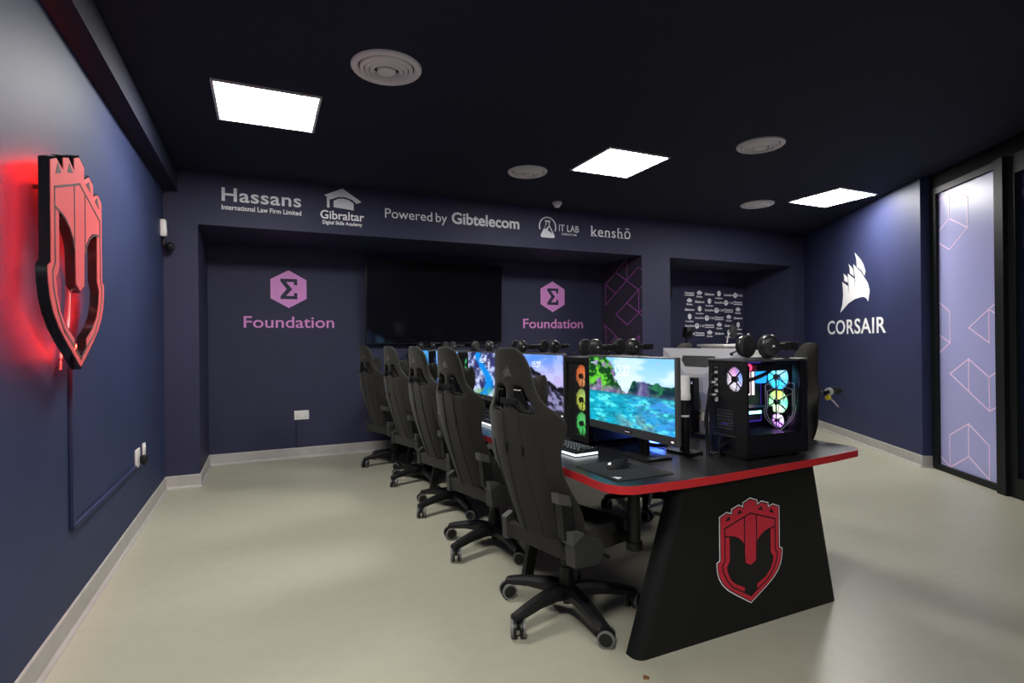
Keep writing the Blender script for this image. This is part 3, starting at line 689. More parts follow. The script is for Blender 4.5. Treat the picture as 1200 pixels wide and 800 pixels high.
# monitor of the far row, seen from behind
t = thing('monitor', 'silver-backed monitor seen from behind, just left of the glass-sided computer', 'monitor', (2.44, 2.56, DZ))
ox, oy, z0, z1 = 2.44, 2.56, .87, 1.262
w2 = .345
MB().bb((ox + .012, oy - w2, z0), (ox + .032, oy + w2, z1), .004).build('bezel', M_GREYP, t)
b = MB()     # shell tapering to a thick flat middle, faceted
fo = [(ox + .012, oy + sy * w2, z) for sy in (-1, 1) for z in (z0, z1)]
fi = [(ox - .045, oy + sy * .075, z) for sy in (-1, 1) for z in (z0 + .13, z1 - .155)]
b.hull(fo + fi); b.build('rear_shell', M_SILVER, t, smooth=False, label='silver faceted rear shell')
V_ = Vector((.057, 0, .155)).normalized(); N_ = Vector((-V_.z, 0, V_.x))
place('top_plate', poly_mesh([[(-.135, .115), (.135, .115), (.135, .085), (.09, .045), (-.09, .045), (-.135, .085)]], .004), frame(Vector((ox - .045, oy, z1 - .155)) + N_ * .001, -Y3, V_, N_), M_BLACK, t).__setitem__('label', 'black angular plate')
b = MB(); b.bb((ox - .095, oy - .045, DZ + .01), (ox - .045, oy + .045, z1 - .175), .006); b.build('stand_column', M_GLOSSB, t)
place('sticker', poly_mesh([[(-.02, 0), (.02, 0), (.02, .022), (-.02, .022)]], .001), frame((ox - .0955, oy, z1 - .215), -Y3, Z3, -X3), mat('orange_sticker', (.75, .30, .06), .5), t).__setitem__('label', 'orange sticker')
place('sticker_mark', poly_mesh([[(0, 0), (.014, .02), (.02, .004)]], .001), frame((ox - .0955, oy - .022, z1 - .215), -Y3, Z3, -X3), M_VINYLB, t)
for sy in (-1, 1):
    b = MB(); b.hull([(ox - .09 + dx, oy + sy * .02 + dy, DZ + z) for dx in (-.02, .02) for dy in (-.02, .02) for z in (0, .02)] + [(ox - .03 + dx, oy + sy * .25 + dy, DZ + z) for dx in (-.02, .02) for dy in (-.015, .015) for z in (0, .008)])
    b.build('stand_foot', M_BLACK, t, smooth=False)
b = MB(); b.hull([(ox - .09 + dx, oy + dy, DZ + z) for dx in (-.03, .03) for dy in (-.05, .05) for z in (0, .025)]); b.build('stand_hub', M_BLACK, t, smooth=False)

# ------------------------------------------------------------------ computers
M_FANS = attr_emat('glowing_fan_blades', 1.0)
def fan_mesh(r, cols, stren):
    """glowing disc of seven raked blades facing -x; colours blend round the circle"""
    vs, fs, cs = [], [], []; NB = 7; per = 6
    for bl in range(NB):
        base = len(vs)
        for i in range(per + 1):
            fa = i / per; a = 2 * PI * (bl + fa * 1.0) / NB
            for rr in (.22, .62, .97):
                vs.append((-.006 + .006 * fa, r * rr * math.cos(a + .35 * rr), r * rr * math.sin(a + .35 * rr)))
                kf = ((a + .35 * rr) / (2 * PI) % 1) * len(cols); k0 = int(kf) % len(cols); c = lerp(cols[k0], cols[(k0 + 1) % len(cols)], kf - int(kf))
                g = stren * (.55 if rr > .9 else (1.0 if rr > .5 else 1.25)); cs += [c[0] * g, c[1] * g, c[2] * g, 1]
        for i in range(per):
            for j in range(2):
                p = base + i * 3 + j; fs.append((p, p + 1, p + 4, p + 3))
    me = bpy.data.meshes.new('fan_blades'); me.from_pydata(vs, [], fs)
    ca = me.color_attributes.new('picture', 'FLOAT_COLOR', 'POINT'); ca.data.foreach_set('color', cs); return me
def fan(parent, c, r, cols, stren, dirx=-1, spokes=4, frame_m=None):
    c = Vector(c); me = fan_mesh(r, cols, stren)
    M = Matrix.Translation(c) @ (Matrix() if dirx < 0 else Matrix.Rotation(PI, 4, 'Z')); me.transform(M)
    f = mesh_obj('fan', me, M_FANS, parent, label='glowing fan')
    b = MB(); b.cyl(M @ Vector((.008, 0, 0)), M @ Vector((-.018, 0, 0)), r * .23, n=24); b.build('fan_hub', M_BLACK, f)
    rg = join_meshes([poly_mesh([[(-r * 1.06, -r * 1.06), (r * 1.06, -r * 1.06), (r * 1.06, r * 1.06), (-r * 1.06, r * 1.06)], ring2d(r, n=40)], .024)])
    rg.transform(M @ frame((.012, 0, 0), -Y3, Z3, -X3)); mesh_obj('fan_frame', rg, M_BLACK, f)
    if spokes:
        b = MB()
        for k in range(spokes):
            a = 2 * PI * (k + .5) / spokes; d = Vector((0, math.cos(a), math.sin(a)))
            b.cyl(M @ (Vector((-.020, 0, 0)) + d * r * .2), M @ (Vector((-.020, 0, 0)) + d * r * 1.02), .0035, n=6)
        b.cyl(M @ Vector((-.017, 0, 0)), M @ Vector((-.023, 0, 0)), r * .25, n=20)
        b.build('fan_strut', M_BLACK, f)
    return f
OR, YG, GR, TE, BL, PK, PU, WH, CY, RD = (1, .22, .05), (.62, .72, .10), (.08, .75, .16), (.05, .75, .45), (.05, .18, 1), (1, .12, .5), (.55, .15, 1), (.9, .85, 1), (.05, .65, 1), (1, .06, .05)
PCH = .487
def tower(x, y, wd, label, c3, group='computers of the left row'):
    """closed tower, mesh front with three fans facing -x; x = front face, y = centre"""
    t = thing('desktop_computer', label, 'computer', (x, y, DZ), 0, group); D = .42; h = wd / 2
    z0, z1 = DZ + .012, DZ + PCH; e = .014
    b = MB(); b.bb((x + .03, y - h, z0), (x + D, y - h + .006, z1 - .008)); b.build('side_panel', M_BLACK, t, smooth=False)
    b = MB(); b.bb((x + .03, y + h - .006, z0), (x + D, y + h, z1 - .008)); b.build('side_panel', M_GLOSSB, t, smooth=False)
    b = MB(); b.bb((x + .02, y - h, z1 - .012), (x + D, y + h, z1), .003); b.build('top_panel', mat('satin_dark_top', (.06, .06, .065), .35), t)
    b = MB(); b.bb((x + .02, y - h, z0), (x + D, y + h, z0 + .012)); b.build('bottom_panel', M_BLACK, t, smooth=False)
    b = MB(); b.bb((x + D - .008, y - h, z0), (x + D, y + h, z1 - .008)); b.build('rear_panel', M_BLACK, t, smooth=False)
    fr = poly_mesh([[(-h, 0), (h, 0), (h, PCH - .016), (-h, PCH - .016)], [(-h + .030, .035), (h - .030, .035), (h - .030, PCH - .045), (-h + .030, PCH - .045)]], .03)
    place('front_frame', fr, frame((x + .03, y, z0), -Y3, Z3, -X3), M_BLACK, t)
    place('front_mesh', poly_mesh([[(-h + .025, .03), (h - .025, .03), (h - .025, PCH - .04), (-h + .025, PCH - .04)]], .001), frame((x + .008, y, z0), -Y3, Z3, -X3), M_MESH, t)
    b = MB(); b.bb((x + .075, y - h + .006, z0 + .012), (x + .08, y + h - .006, z1 - .012)); b.build('inner_wall', M_DARK, t, smooth=False)
    for k, c in enumerate(c3): fan(t, (x + .045, y, DZ + .375 - .1345 * k), .066, c, 1.15, spokes=0)
    for sx in (.06, D - .06):
        for sy in (-1, 1): MB().cyl((x + sx, y + sy * (h - .035), DZ), (x + sx, y + sy * (h - .035), z0), .014).build('foot', M_BLACK, t)
    return t
CC = [([OR, OR, (.9, .4, .15)], [YG, (.45, .7, .2), YG], [GR, (.15, .65, .2), GR]), ([TE, GR, TE], [GR, YG, GR], [CY, BL, CY]), ([GR, TE, (.1, .8, .3)], [PK, RD, PK], [PU, PK, PU]),
      ([BL, PU, BL], [BL, CY, BL], [PU, BL, PU]), ([GR, TE, GR], [RD, PK, RD], [BL, CY, PU])]
PCL = ['black computer tower with orange, yellow and green fans beside the lake monitor', 'black computer tower mostly hidden behind the nearest chair headrest', 'black computer tower with a green fan, third from the camera',
       'black computer tower with blue fans, fourth from the camera', 'black computer tower with green, red and blue fans, furthest from the camera']
for k in range(5): tower(1.61, 2.650 + SP * k, .254, PCL[k], CC[k])

# glass-sided computer at the near end, its rear towards the left row
PX0, PX1, PY0, PY1 = 2.062, 2.478, 1.862, 2.100
z0, z1 = DZ + .012, DZ + .478
t = thing('desktop_computer', 'glass-sided black computer glowing blue and purple at the near desk end', 'computer', (2.27, 1.98, DZ))
MB().bb((PX0 - .006, PY0 - .004, z1 - .012), (PX1 + .004, PY1 + .004, z1), .003).build('top_panel', mat('satin_dark_top', (.06, .06, .065), .35), t)
MB().bb((PX0, PY0, z0), (PX1, PY1, z0 + .012)).build('bottom_panel', M_BLACK, t, smooth=False)
MB().bb((PX0, PY1 - .006, z0), (PX1, PY1, z1 - .010)).build('side_panel', M_BLACK, t, smooth=False)
WT, WB = z1 - .012, DZ + .118
MB().bb((PX0, PY0, z0 + .01), (PX1, PY0 + .006, WB)).build('shroud_panel', M_GLOSSB, t, smooth=False)
MB().bb((PX0 + .002, PY0 + .012, WB - .02), (PX1 - .03, PY1 - .01, WB - .008)).build('power_shroud', mat('dark_inner_steel', (.03, .03, .034), .45), t, smooth=False)
gl = MB().bb((PX0 + .012, PY0, WB), (PX1 - .050, PY0 + .004, WT)).build('glass_panel', M_GLASS, t, smooth=False, label='smoked glass side with an etched crest')
for (a_, c_) in ((PX0, PX0 + .012), (PX1 - .050, PX1)):
    MB().bb((a_, PY0, WB), (c_, PY0 + .008, WT)).build('pillar', M_GLOSSB, t, smooth=False)
# front panel (faces +x)
MB().bb((PX1 - .012, PY0, z0), (PX1, PY1, z1 - .01), .003).build('front_panel', M_BLACK, t)
# rear panel with openings: fan grille, port plate, slots
RF = frame((PX0 + .002, PY1, DZ), -Y3, Z3, -X3)      # u from the far side towards the glass
W_ = PY1 - PY0
fc = (W_ - .088, .380); fr_ = .064
rp = poly_mesh([[(0, .012), (W_, .012), (W_, .466), (0, .466)], ring2d(fr_, *fc, n=40), [(.028, .262), (.060, .262), (.060, .440), (.028, .440)], [(.045, .130), (.155, .130), (.155, .235), (.045, .235)], [(.02, .03), (.17, .03), (.17, .112), (.02, .112)]], .002)
place('rear_panel', rp, RF, M_BLACKM, t)
place('port_plate', poly_mesh([[(.030, .264), (.058, .264), (.058, .438), (.030, .438)]], .003), frame((PX0 + .010, PY1, DZ), -Y3, Z3, -X3), M_VENT, t).__setitem__('label', 'silver port plate')
for i, (zz, hh, mm) in enumerate(((.425, .016, M_BLACK), (.395, .022, M_BLACK), (.362, .018, M_GLOSSB), (.335, .018, M_BLACK), (.300, .022, M_BLACK))):
    place('port', at(poly_mesh([[(0, 0), (.018, 0), (.018, hh), (0, hh)]], .004), .035, zz - hh / 2), frame((PX0 + .0065, PY1, DZ), -Y3, Z3, -X3), mm, t)
for i in range(7):
    place('slot_cover', at(poly_mesh([[(0, 0), (.106, 0), (.106, .0105), (0, .0105)]], .002), .047, .133 + i * .0147), frame((PX0 + .004, PY1, DZ), -Y3, Z3, -X3), M_BRACK, t)
place('power_supply', poly_mesh([[(.02, .03), (.17, .03), (.17, .112), (.02, .112)], ring2d(.034, .12, .071, 28)], .003), frame((PX0 + .006, PY1, DZ), -Y3, Z3, -X3), M_BLACK, t)
MB().bb((PX0 + .012, PY0 + .02, z0 + .014), (PX0 + .17, PY1 - .02, WB - .022)).build('power_supply_box', M_BLACK, t, smooth=False)
place('rear_grille', at(poly_mesh([ring2d(fr_ + .003, n=40)], .0008), *fc), frame((PX0 + .004, PY1, DZ), -Y3, Z3, -X3), M_MESH, t)
f = fan(t, (PX0 + .034, PY1 - fc[0], DZ + fc[1]), fr_ - .002, [(.95, .85, 1), (1, .45, .85), (.25, .35, 1), (.35, .55, 1), (.75, .70, 1), (.95, .9, 1)], 1.25, dirx=-1, spokes=4)
# front intake fans seen through the glass (they face into the case)
FXN = PX1 - .052
fan(t, (FXN, 1.985, DZ + .378), .066, [CY, (.25, .75, 1), (.02, .5, 1)], 1.5, spokes=6)
fan(t, (FXN, 1.985, DZ + .250), .062, [(.3, .85, .4), YG, (.1, .7, .5), (.7, .9, .5)], 1.3, spokes=6)
fan(t, (FXN, 1.985, DZ + .155), .038, [(.8, .35, 1), (.95, .8, 1), (.5, .2, 1)], 1.7, spokes=6)
# motherboard, memory, card, cooler
MB().bb((PX0 + .015, PY1 - .022, WB + .03), (PX0 + .34, PY1 - .016, WT - .02)).build('motherboard', mat('dark_circuit_board', (.012, .016, .03), .5, nscale=90, namp=.6), t, smooth=False)
for k in range(2):
    MB().bb((PX0 + .240 + .030 * k, PY1 - .038, WB + .165), (PX0 + .247 + .030 * k, PY1 - .028, WB + .285)).build('memory_stick', emat('memory_glow', (1, .78, .70), 1.5), t, smooth=False, label='glowing memory stick')
MB().bb((PX0 + .012, PY0 + .05, WB + .085), (PX0 + .235, PY1 - .03, WB + .125), .004).build('graphics_card', M_BLACK, t)
MB().bb((PX0 + .07, PY0 + .048, WB + .094), (PX0 + .15, PY0 + .0505, WB + .108)).build('card_light', emat('card_cyan_glow', (.25, .85, 1), 3.0), t, smooth=False, label='cyan lit strip on the card')
MB().cyl((PX0 + .145, PY1 - .024, WB + .225), (PX0 + .145, PY1 - .075, WB + .225), .036, n=28).build('pump_head', M_BLACK, t)
MB().cyl((PX0 + .145, PY1 - .0755, WB + .225), (PX0 + .145, PY1 - .078, WB + .225), .028, n=28).build('pump_light', emat('pump_violet_glow', (.45, .40, 1), 2.4), t)
MB().bb((PX0 + .30, PY1 - .050, WB + .225), (PX0 + .355, PY1 - .024, WB + .315)).build('board_shield', emat('blue_board_glow', (.02, .35, .95), .9), t, smooth=False, label='blue lit board cover')
for k in range(2):
    MB().tube(cat_rom([(PX0 + .135 + .02 * k, PY1 - .07, WB + .235), (PX0 + .15 + .02 * k, PY0 + .07, WB + .27), (PX0 + .23, PY0 + .06, WB + .30), (PX0 + .29, PY0 + .09, WB + .315 + .015 * k)], 6), .0075, 8).build('coolant_hose', M_CABLE, t)
MB().bb((PX0 + .10, PY0 + .03, WT - .048), (PX1 - .08, PY1 - .03, WT - .018)).build('radiator', M_BLACKM, t, smooth=False)
MB().sph((PX0 + .085, PY0 + .06, WT - .03), .018, (1, .4, 1)).build('logo_light', emat('red_logo_glow', (1, .04, .12), 1.6), t, label='small red glow')
MB().bb((PX0 + .05, PY1 - .0130, WB + .02), (PX1 - .06, PY1 - .0115, WT - .01)).build('back_glow_fill', emat('violet_case_glow', (.16, .07, .95), .16), t, smooth=False, label='violet glow of the case put into an added back plate')  # added emissive plate, stands in for violet glow filling the case
# etched crest on the glass
FG = frame((2.283, PY0 - .0004, WB + .012), X3, Z3, -Y3); EG = .255
M_ETCH = mat('etched_pale_line', (.34, .32, .42), .6)
etch = [((a[0] * EG, a[1] * EG), (b_[0] * EG, b_[1] * EG)) for a, b_ in LINES + band(SHIELD + [SHIELD[0]], 0)]
place('etched_crest', strokes(etch, .0026), FG, M_ETCH, gl)
for sx in (.05, .37):
    for sy in (.04, W_ - .04): MB().cyl((PX0 + sx, PY0 + sy, DZ), (PX0 + sx, PY0 + sy, z0), .014).build('foot', M_BLACK, t)
# cables behind it
t = thing('cable_bundle', 'black cables looping down from the rear of the glass-sided computer', 'cables', (2.0, 2.06, DZ))
for k, (u, z, dx) in enumerate(((.045, .395, .022), (.045, .362, .03), (.045, .335, .026), (.045, .300, .034), (.12, .07, .02))):
    y_ = PY1 - u
    MB().tube(cat_rom([(PX0, y_, DZ + z), (PX0 - dx, y_ + .005, DZ + z - .004), (PX0 - dx - .006, y_ + .02 + .004 * k, DZ + z * .6), (PX0 - dx - .002, y_ + .03, DZ + .10), (PX0 - dx - .004, y_ + .008 * k, DZ + .006), (PX0 - .02, y_ + .03 + .004 * k, DZ + .006)], 6), .0045, 6).build('cable', M_CABLE, t)
    MB().box((PX0 - .012, y_, DZ + z), (.024, .014, .010), bev=.002).build('connector', M_WHITE if k in (1, 3) else M_BLACK, t)

# ------------------------------------------------------------------ headsets
M_PAD = mat('dark_ear_cushion', (.02, .02, .02), .8)
def headset(x, y, z, rz, label, first=None, tilt=0):
    if first is not None:
        r = first.copy(); COL.objects.link(r); r.location = (x, y, z); r.rotation_euler = (tilt, 0, rz); r['label'] = label
        for ch in list(first.children):
            c = ch.copy(); COL.objects.link(c); c.parent = r
            for g in ch.children: d = g.copy(); COL.objects.link(d); d.parent = c
        return r
    t = thing('headset', label, 'headset', (0, 0, 0), 0, 'headsets lying on the computers'); ROOT[t.name] = Matrix()
    for s in (-1, 1):
        R = Matrix.Rotation(s * .15, 3, 'Z')
        cp = [(.001, .026), (.026, .026), (.033, .023), (.037, .016), (.0405, .004), (.0405, -.006), (.036, -.010), (.001, -.010)]
        Mc = Matrix.Translation((0, s * .084, .050)) @ Matrix.Rotation(s * .12, 4, 'Z') @ Matrix.Diagonal((.92, 1, 1.18, 1)) @ Matrix.Rotation(-s * PI / 2, 4, 'X')
        cup = MB().lathe(cp, Mc, 28).build('ear_cup', mat('satin_black_cup', (.020, .020, .021), .32), t)
        cq = [(.001, -.010), (.036, -.010), (.041, -.014), (.042, -.022), (.038, -.030), (.024, -.031), (.001, -.026)]
        MB().lathe(cq, Mc, 24).build('ear_cushion', M_PAD, cup)
        lg = join_meshes([poly_mesh([[(u * .016, v * .016) for u, v in lp]], .0006) for lp in SAILS0])
        F = frame((.0, s * .1106, .052), -X3 if s > 0 else X3, Z3, Y3 * s); lg.transform(F); mesh_obj('cup_logo', lg, M_VINYLB, cup)
        b = MB(); b.tube(cat_rom([(.0, s * .098, .060), (.030, s * .103, .058), (.062, s * .100, .052)], 5), .0055, 8); b.build('yoke', M_VENT if s > 0 else M_BLACKM, t)
    b = MB(); pts = [(.055 + .115 * math.sin(a), .101 * math.cos(a), .050) for a in [PI * k / 18 for k in range(19)]]
    for i in range(len(pts) - 1):
        p, q = Vector(pts[i]), Vector(pts[i + 1]); d = (q - p)
        b.box((p + q) / 2, (d.length * 1.08, .011, .034), rot=Matrix.Rotation(math.atan2(d.y, d.x), 3, 'Z'), bev=.003, seg=1)
    b.build('headband', M_BLACKM, t)
    b = MB(); b.tube(cat_rom([(-.02, .104, .03), (-.04, .110, .022), (-.052, .104, .016)], 6), .0035, 6); b.sph((-.052, .102, .016), .008); b.build('boom_microphone', M_CABLE, t)
    b = MB(); b.tube(cat_rom([(.0, -.104, .012), (.03, -.125, .006), (.06, -.118, .0045), (.08, -.09, .0045), (.07, -.03, .0045)], 7), .0026, 6); b.build('cable', M_CABLE, t)
    t.location = (x, y, z); t.rotation_euler = (tilt, 0, rz); t['label'] = label; t.scale = (1.0, 1.0, 1.0)
    return t
TZ = DZ + PCH
h0 = headset(1.705, 2.65, TZ, -.15, 'black headset on the computer beside the lake monitor, left of the two there')
HS = [(1.955, 2.65, TZ, -.05, 'black headset on the computer beside the lake monitor, right of the two there'),
      (1.705, 2.65 + SP, TZ, -.1, 'black headset just right of the nearest chair headrest, on the second computer'),
      (1.955, 2.65 + SP, TZ, .1, 'black headset on the second computer, above the snowy mountain screen edge'),
      (1.80, 2.66 + 2 * SP, TZ, .6, 'black headset on the third computer, left of the nearest chair headrest'),
      (1.80, 2.66 + 3 * SP, TZ, .2, 'black headset on the fourth computer, under the television'),
      (1.82, 2.66 + 4 * SP, TZ, 1.7, 'black headset on the furthest computer, between the far headrests')]
for a_ in HS: headset(*a_, first=h0)
headset(2.27, 1.985, DZ + .478, -.25, 'large black headset lying on top of the glass-sided computer', first=h0).scale = (1.2, 1.2, 1.2)

# ------------------------------------------------------------------ microphone on the desk
t = thing('microphone', 'white and black desk microphone on a square stand beside the lake monitor', 'microphone', (1.94, 2.17, DZ))
mx, my = 1.945, 2.150
MB().box((mx, my, DZ + .007), (.10, .15, .014), rot=Matrix.Rotation(.15, 3, 'Z'), bev=.003).build('base', M_BLACKM, t)
MB().cyl((mx, my, DZ + .013), (mx, my, DZ + .20), .024).build('stem', M_BLACK, t)
MB().cyl((mx, my, DZ + .185), (mx, my, DZ + .195), .0255).build('collar', M_VENT, t)
MB().cyl((mx, my, DZ + .20), (mx, my, DZ + .275), .021).build('swivel_joint', M_BLACK, t)
MB().lathe([(.001, .270), (.030, .270), (.032, .276), (.0325, .30), (.029, .305), (.029, .385), (.026, .392), (.001, .392)], Matrix.Translation((mx, my, DZ)), 28).build('body', M_WHITE, t, label='white microphone body')
MB().box((mx - .031, my - .002, DZ + .312), (.006, .014, .008)).build('display', M_GLOSSB, t, smooth=False)
MB().tube(cat_rom([(mx + .0, my + .018, DZ + .28), (mx - .0, my + .05, DZ + .22), (mx - .0, my + .06, DZ + .08), (mx - .02, my + .12, DZ + .008), (mx - .03, my + .16, DZ + .005)], 7), .003, 6).build('cable', M_CABLE, t)
t = thing('card_box', 'small white box behind the desk microphone', 'box', (2.02, 2.42, DZ))
b = MB(); b.box((2.03, 2.30, DZ + .075), (.03, .055, .15), bev=.003); b.build('carton', M_WHITE, t)
MB().box((2.013, 2.30, DZ + .06), (.002, .045, .05)).build('printed_panel', M_VENT, t, smooth=False)

# ------------------------------------------------------------------ keyboards, mice, pads
M_KEY = mat('black_keycap', (.014, .014, .015), .5)
M_LEG = emat('lit_key_legend', (.85, .9, 1), .35)
def keyboard(x, y, rz, label, first=None):
    if first is not None:
        r = first.copy(); COL.objects.link(r); r.location = (x, y, DZ); r.rotation_euler = (0, 0, rz); r['label'] = label
        for ch in list(first.children): c = ch.copy(); COL.objects.link(c); c.parent = r
        return r
    t = thing('keyboard', label, 'keyboard', (0, 0, 0), 0, 'lit keyboards on the desk'); ROOT[t.name] = Matrix()
    L_, D_ = .365, .135                     # local: user side is -x, long axis y
    MB().box((0, 0, .014), (D_, L_, .022), bev=.004).build('case', M_BLACK, t)
    b = MB(); b.bb((-D_ / 2 - .004, -L_ / 2 - .003, .004), (-D_ / 2 - .0005, L_ / 2 + .003, .015)); b.bb((-D_ / 2 - .004, -L_ / 2 - .004, .004), (D_ / 2, -L_ / 2 - .0005, .015)); b.bb((-D_ / 2 - .004, L_ / 2 + .0005, .004), (D_ / 2, L_ / 2 + .004, .015))
    b.build('light_edge', emat('white_edge_light', (.88, .95, 1), .8), t, smooth=False, label='white glowing edge strip')
    u = .0243; rows = [[1] * 13 + [1.9], [1.5] + [1] * 12 + [1.4], [1.75] + [1] * 11 + [2.15], [2.25] + [1] * 10 + [1.65], [1.25, 1.25, 1.25, 6.25, 1.25, 1.25, 1.25, 1.15]]
    for r, row in enumerate(rows):
        yy = L_ / 2 - .006; xx = D_ / 2 - .016 - r * u
        for w in row:
            ww = w * u - .004; c = (xx, yy - w * u / 2, 0)
            b = MB(); s_ = u - .004
            b.hull([(c[0] + dx * s_ / 2, c[1] + dy * ww / 2, .024) for dx in (-1, 1) for dy in (-1, 1)] + [(c[0] + dx * (s_ / 2 - .002), c[1] + dy * (ww / 2 - .002), .034) for dx in (-1, 1) for dy in (-1, 1)])
            me = b.mesh('key'); me.materials.append(M_KEY); me.materials.append(M_LEG)
            bm = bmesh.new(); bm.from_mesh(me)
            if w < 2:
                q = [bm.verts.new((c[0] + a_, c[1] + b_, .0343)) for a_, b_ in ((-.0035, -.003), (.0035, -.003), (.0035, .003), (-.0035, .003))]
                fq = bm.faces.new(q); fq.material_index = 1; bm.normal_update()
            bm.to_mesh(me); bm.free()
            mesh_obj('key', me, None, t)
            yy -= w * u
    t.location = (x, y, DZ); t.rotation_euler = (0, 0, rz)
    return t
k0 = keyboard(1.450, 2.50, .10, 'keyboard with a glowing white edge in front of the lake monitor')
keyboard(1.47, 2.45 + SP, .03, 'keyboard with a glowing white edge seen left of the nearest chair back', first=k0)
keyboard(1.47, 2.45 + 2 * SP, -.03, 'keyboard in front of the icy cliffs monitor, mostly behind a chair', first=k0)
def mouse_set(x, y, k, label_m, label_p, rz):
    t = thing('mouse_pad', label_p, 'mouse pad', (1.45, 1.99 + SP * k, DZ), 0, 'mouse pads on the desk')
    rr = [(px_, py_) for px_, py_ in rrect(-.150, .150, -.160, .160, .012, 3)]
    b = MB().prism(rr, lambda u, v, w: Vector((1.452 + u, 1.992 + SP * k + v, DZ + w)), 0, .0035); b.build('pad', mat('black_cloth_pad', (.014, .014, .015), .85, nscale=400, bump=.1), t, smooth=False)
    lg = join_meshes([poly_mesh([[(u * .05, v * .05) for u, v in lp]], .0004) for lp in SAILS0]); lg.transform(frame((1.337, 1.878 + SP * k, DZ + .0036), -Y3, X3, Z3)); mesh_obj('pad_logo', lg, M_VINYLB, t)
    t = thing('computer_mouse', label_m, 'computer mouse', (x, y, DZ + .0036), rz, 'mice on the desk'); R = ROOT[t.name]
    b = MB(); b.sph((0, 0, .0), .062, (1, .52, .60), 24)
    bm = b.b
    for v in bm.verts:
        if v.co.z < 0: v.co.z = 0
        if v.co.x > 0: v.co.z *= 1 - .25 * v.co.x / .062
        if abs(v.co.x) < .03: v.co.y *= .94
    bm.transform(R); b.build('shell', mat('matt_mouse_black', (.010, .010, .0105), .62, spec=.3), t)
    b = MB(); b.cyl((.034, -.004, .026), (.034, .004, .026), .011); b.b.transform(R); b.build('scroll_wheel', M_PIPE, t)
    b = MB(); b.bb((.012, -.001, .020), (.060, .001, .0315)); b.b.transform(R); b.build('button_split', M_DARK, t, smooth=False)
    lg = join_meshes([poly_mesh([[(u * .018, v * .018) for u, v in lp]], .0004) for lp in SAILS0]); lg.transform(R @ Matrix.Translation((-.048, 0, .0245)) @ Matrix.Rotation(-.75, 4, 'Y') @ Matrix.Rotation(-PI / 2, 4, 'Z')); mesh_obj('logo_light', lg, emat('white_logo_glow', (.9, .85, 1), 2.5), t)
    b = MB(); b.tube(cat_rom([(.058, 0, .012), (.075, .002, .007), (.09, .012, .003), (.10, .03, .003), (.105, .06, .003)], 6), .0022, 6); b.b.transform(R); b.build('cable', M_CABLE, t)
mouse_set(1.445, 2.025, 0, 'black mouse with a lit logo on the pad nearest the camera', 'black mouse pad at the near corner of the desk', .12)

# ------------------------------------------------------------------ chairs
def interp(tab, s):
    for a, c in zip(tab, tab[1:]):
        if s <= c[0]:
            f_ = (s - a[0]) / (c[0] - a[0]); f_ = f_ * f_ * (3 - 2 * f_) if False else f_
            return [x + (y - x) * f_ for x, y in zip(a[1:], c[1:])]
    return list(tab[-1][1:])
BT = [(0, .205, .05, .075), (.08, .230, .085, .085), (.17, .250, .10, .09), (.25, .250, .09, .085), (.33, .240, .05, .075), (.42, .233, .03, .07), (.50, .236, .035, .08), (.56, .250, .055, .088), (.61, .272, .074, .09), (.65, .270, .070, .088),
      (.685, .235, .050, .086), (.715, .190, .034, .085), (.74, .157, .022, .085), (.78, .136, .014, .085), (.84, .122, .010, .082), (.90, .113, .006, .076), (.95, .099, .003, .064), (.98, .078, 0, .05), (1.0, .050, 0, .034)]
BL_, BZ0, BX0, BX1 = .905, .385, -.185, -.378      # back length, bottom height, rear-surface x at bottom and top
def back_pt(s, u, front):
    w, wing, th = interp(BT, s)
    x = BX0 + (BX1 - BX0) * s - .038 * math.sin(PI * min(1, s * 1.1)); z = BZ0 + BL_ * s
    au = abs(u); xr = x + wing * max(0, (au - .35) / .65) ** 1.7 + .010 * au * au
    e = (1 - au ** 4); xf = xr + th * (.30 + .70 * e) - wing * .25 * max(0, (au - .35) / .65) ** 1.7
    return Vector((xf if front else xr, w * u, z))
def backrest_mesh():
    us = [-1, -.93, -.80, -.66, -.46, -.24, 0, .24, .46, .66, .80, .93, 1]
    ss = [0, .03, .08, .14, .22, .31, .39, .46, .52, .57, .615, .655, .69, .73, .77, .80, .84, .88, .92, .955, .98, 1.0]
    hole = lambda i, j: .69 <= ss[i] < .80 - 1e-6 and (.24 <= us[j] < .66 - 1e-6 or -.66 <= us[j] < -.24 - 1e-6)
    bm = bmesh.new(); G = {}
    for f_ in (0, 1):
        for i, s in enumerate(ss):
            for j, u in enumerate(us): G[f_, i, j] = bm.verts.new(back_pt(s, u, f_))
    ni, nj = len(ss) - 1, len(us) - 1
    for i in range(ni):
        for j in range(nj):
            if hole(i, j): continue
            bm.faces.new((G[0, i, j], G[0, i + 1, j], G[0, i + 1, j + 1], G[0, i, j + 1])); bm.faces.new((G[1, i, j], G[1, i, j + 1], G[1, i + 1, j + 1], G[1, i + 1, j]))
    inh = lambda i, j: 0 <= i < ni and 0 <= j < nj and not hole(i, j)
    for i in range(ni):
        for j in range(nj + 1):
            if inh(i, j - 1) != inh(i, j): bm.faces.new((G[0, i, j], G[1, i, j], G[1, i + 1, j], G[0, i + 1, j]))
    for i in range(ni + 1):
        for j in range(nj):
            if inh(i - 1, j) != inh(i, j): bm.faces.new((G[0, i, j], G[1, i, j], G[1, i, j + 1], G[0, i, j + 1]))
    bmesh.ops.recalc_face_normals(bm, faces=bm.faces)
    me = bpy.data.meshes.new('backrest'); bm.to_mesh(me); bm.free()
    me.polygons.foreach_set('use_smooth', [True] * len(me.polygons)); return me
def subsurf(o, n=2):
    md = o.modifiers.new('smooth', 'SUBSURF'); md.levels = n; md.render_levels = n; return o
def soft_box(c, d, bev, rot=None):
    b = MB(); b.box(c, d, rot=rot, bev=bev, seg=3); return b
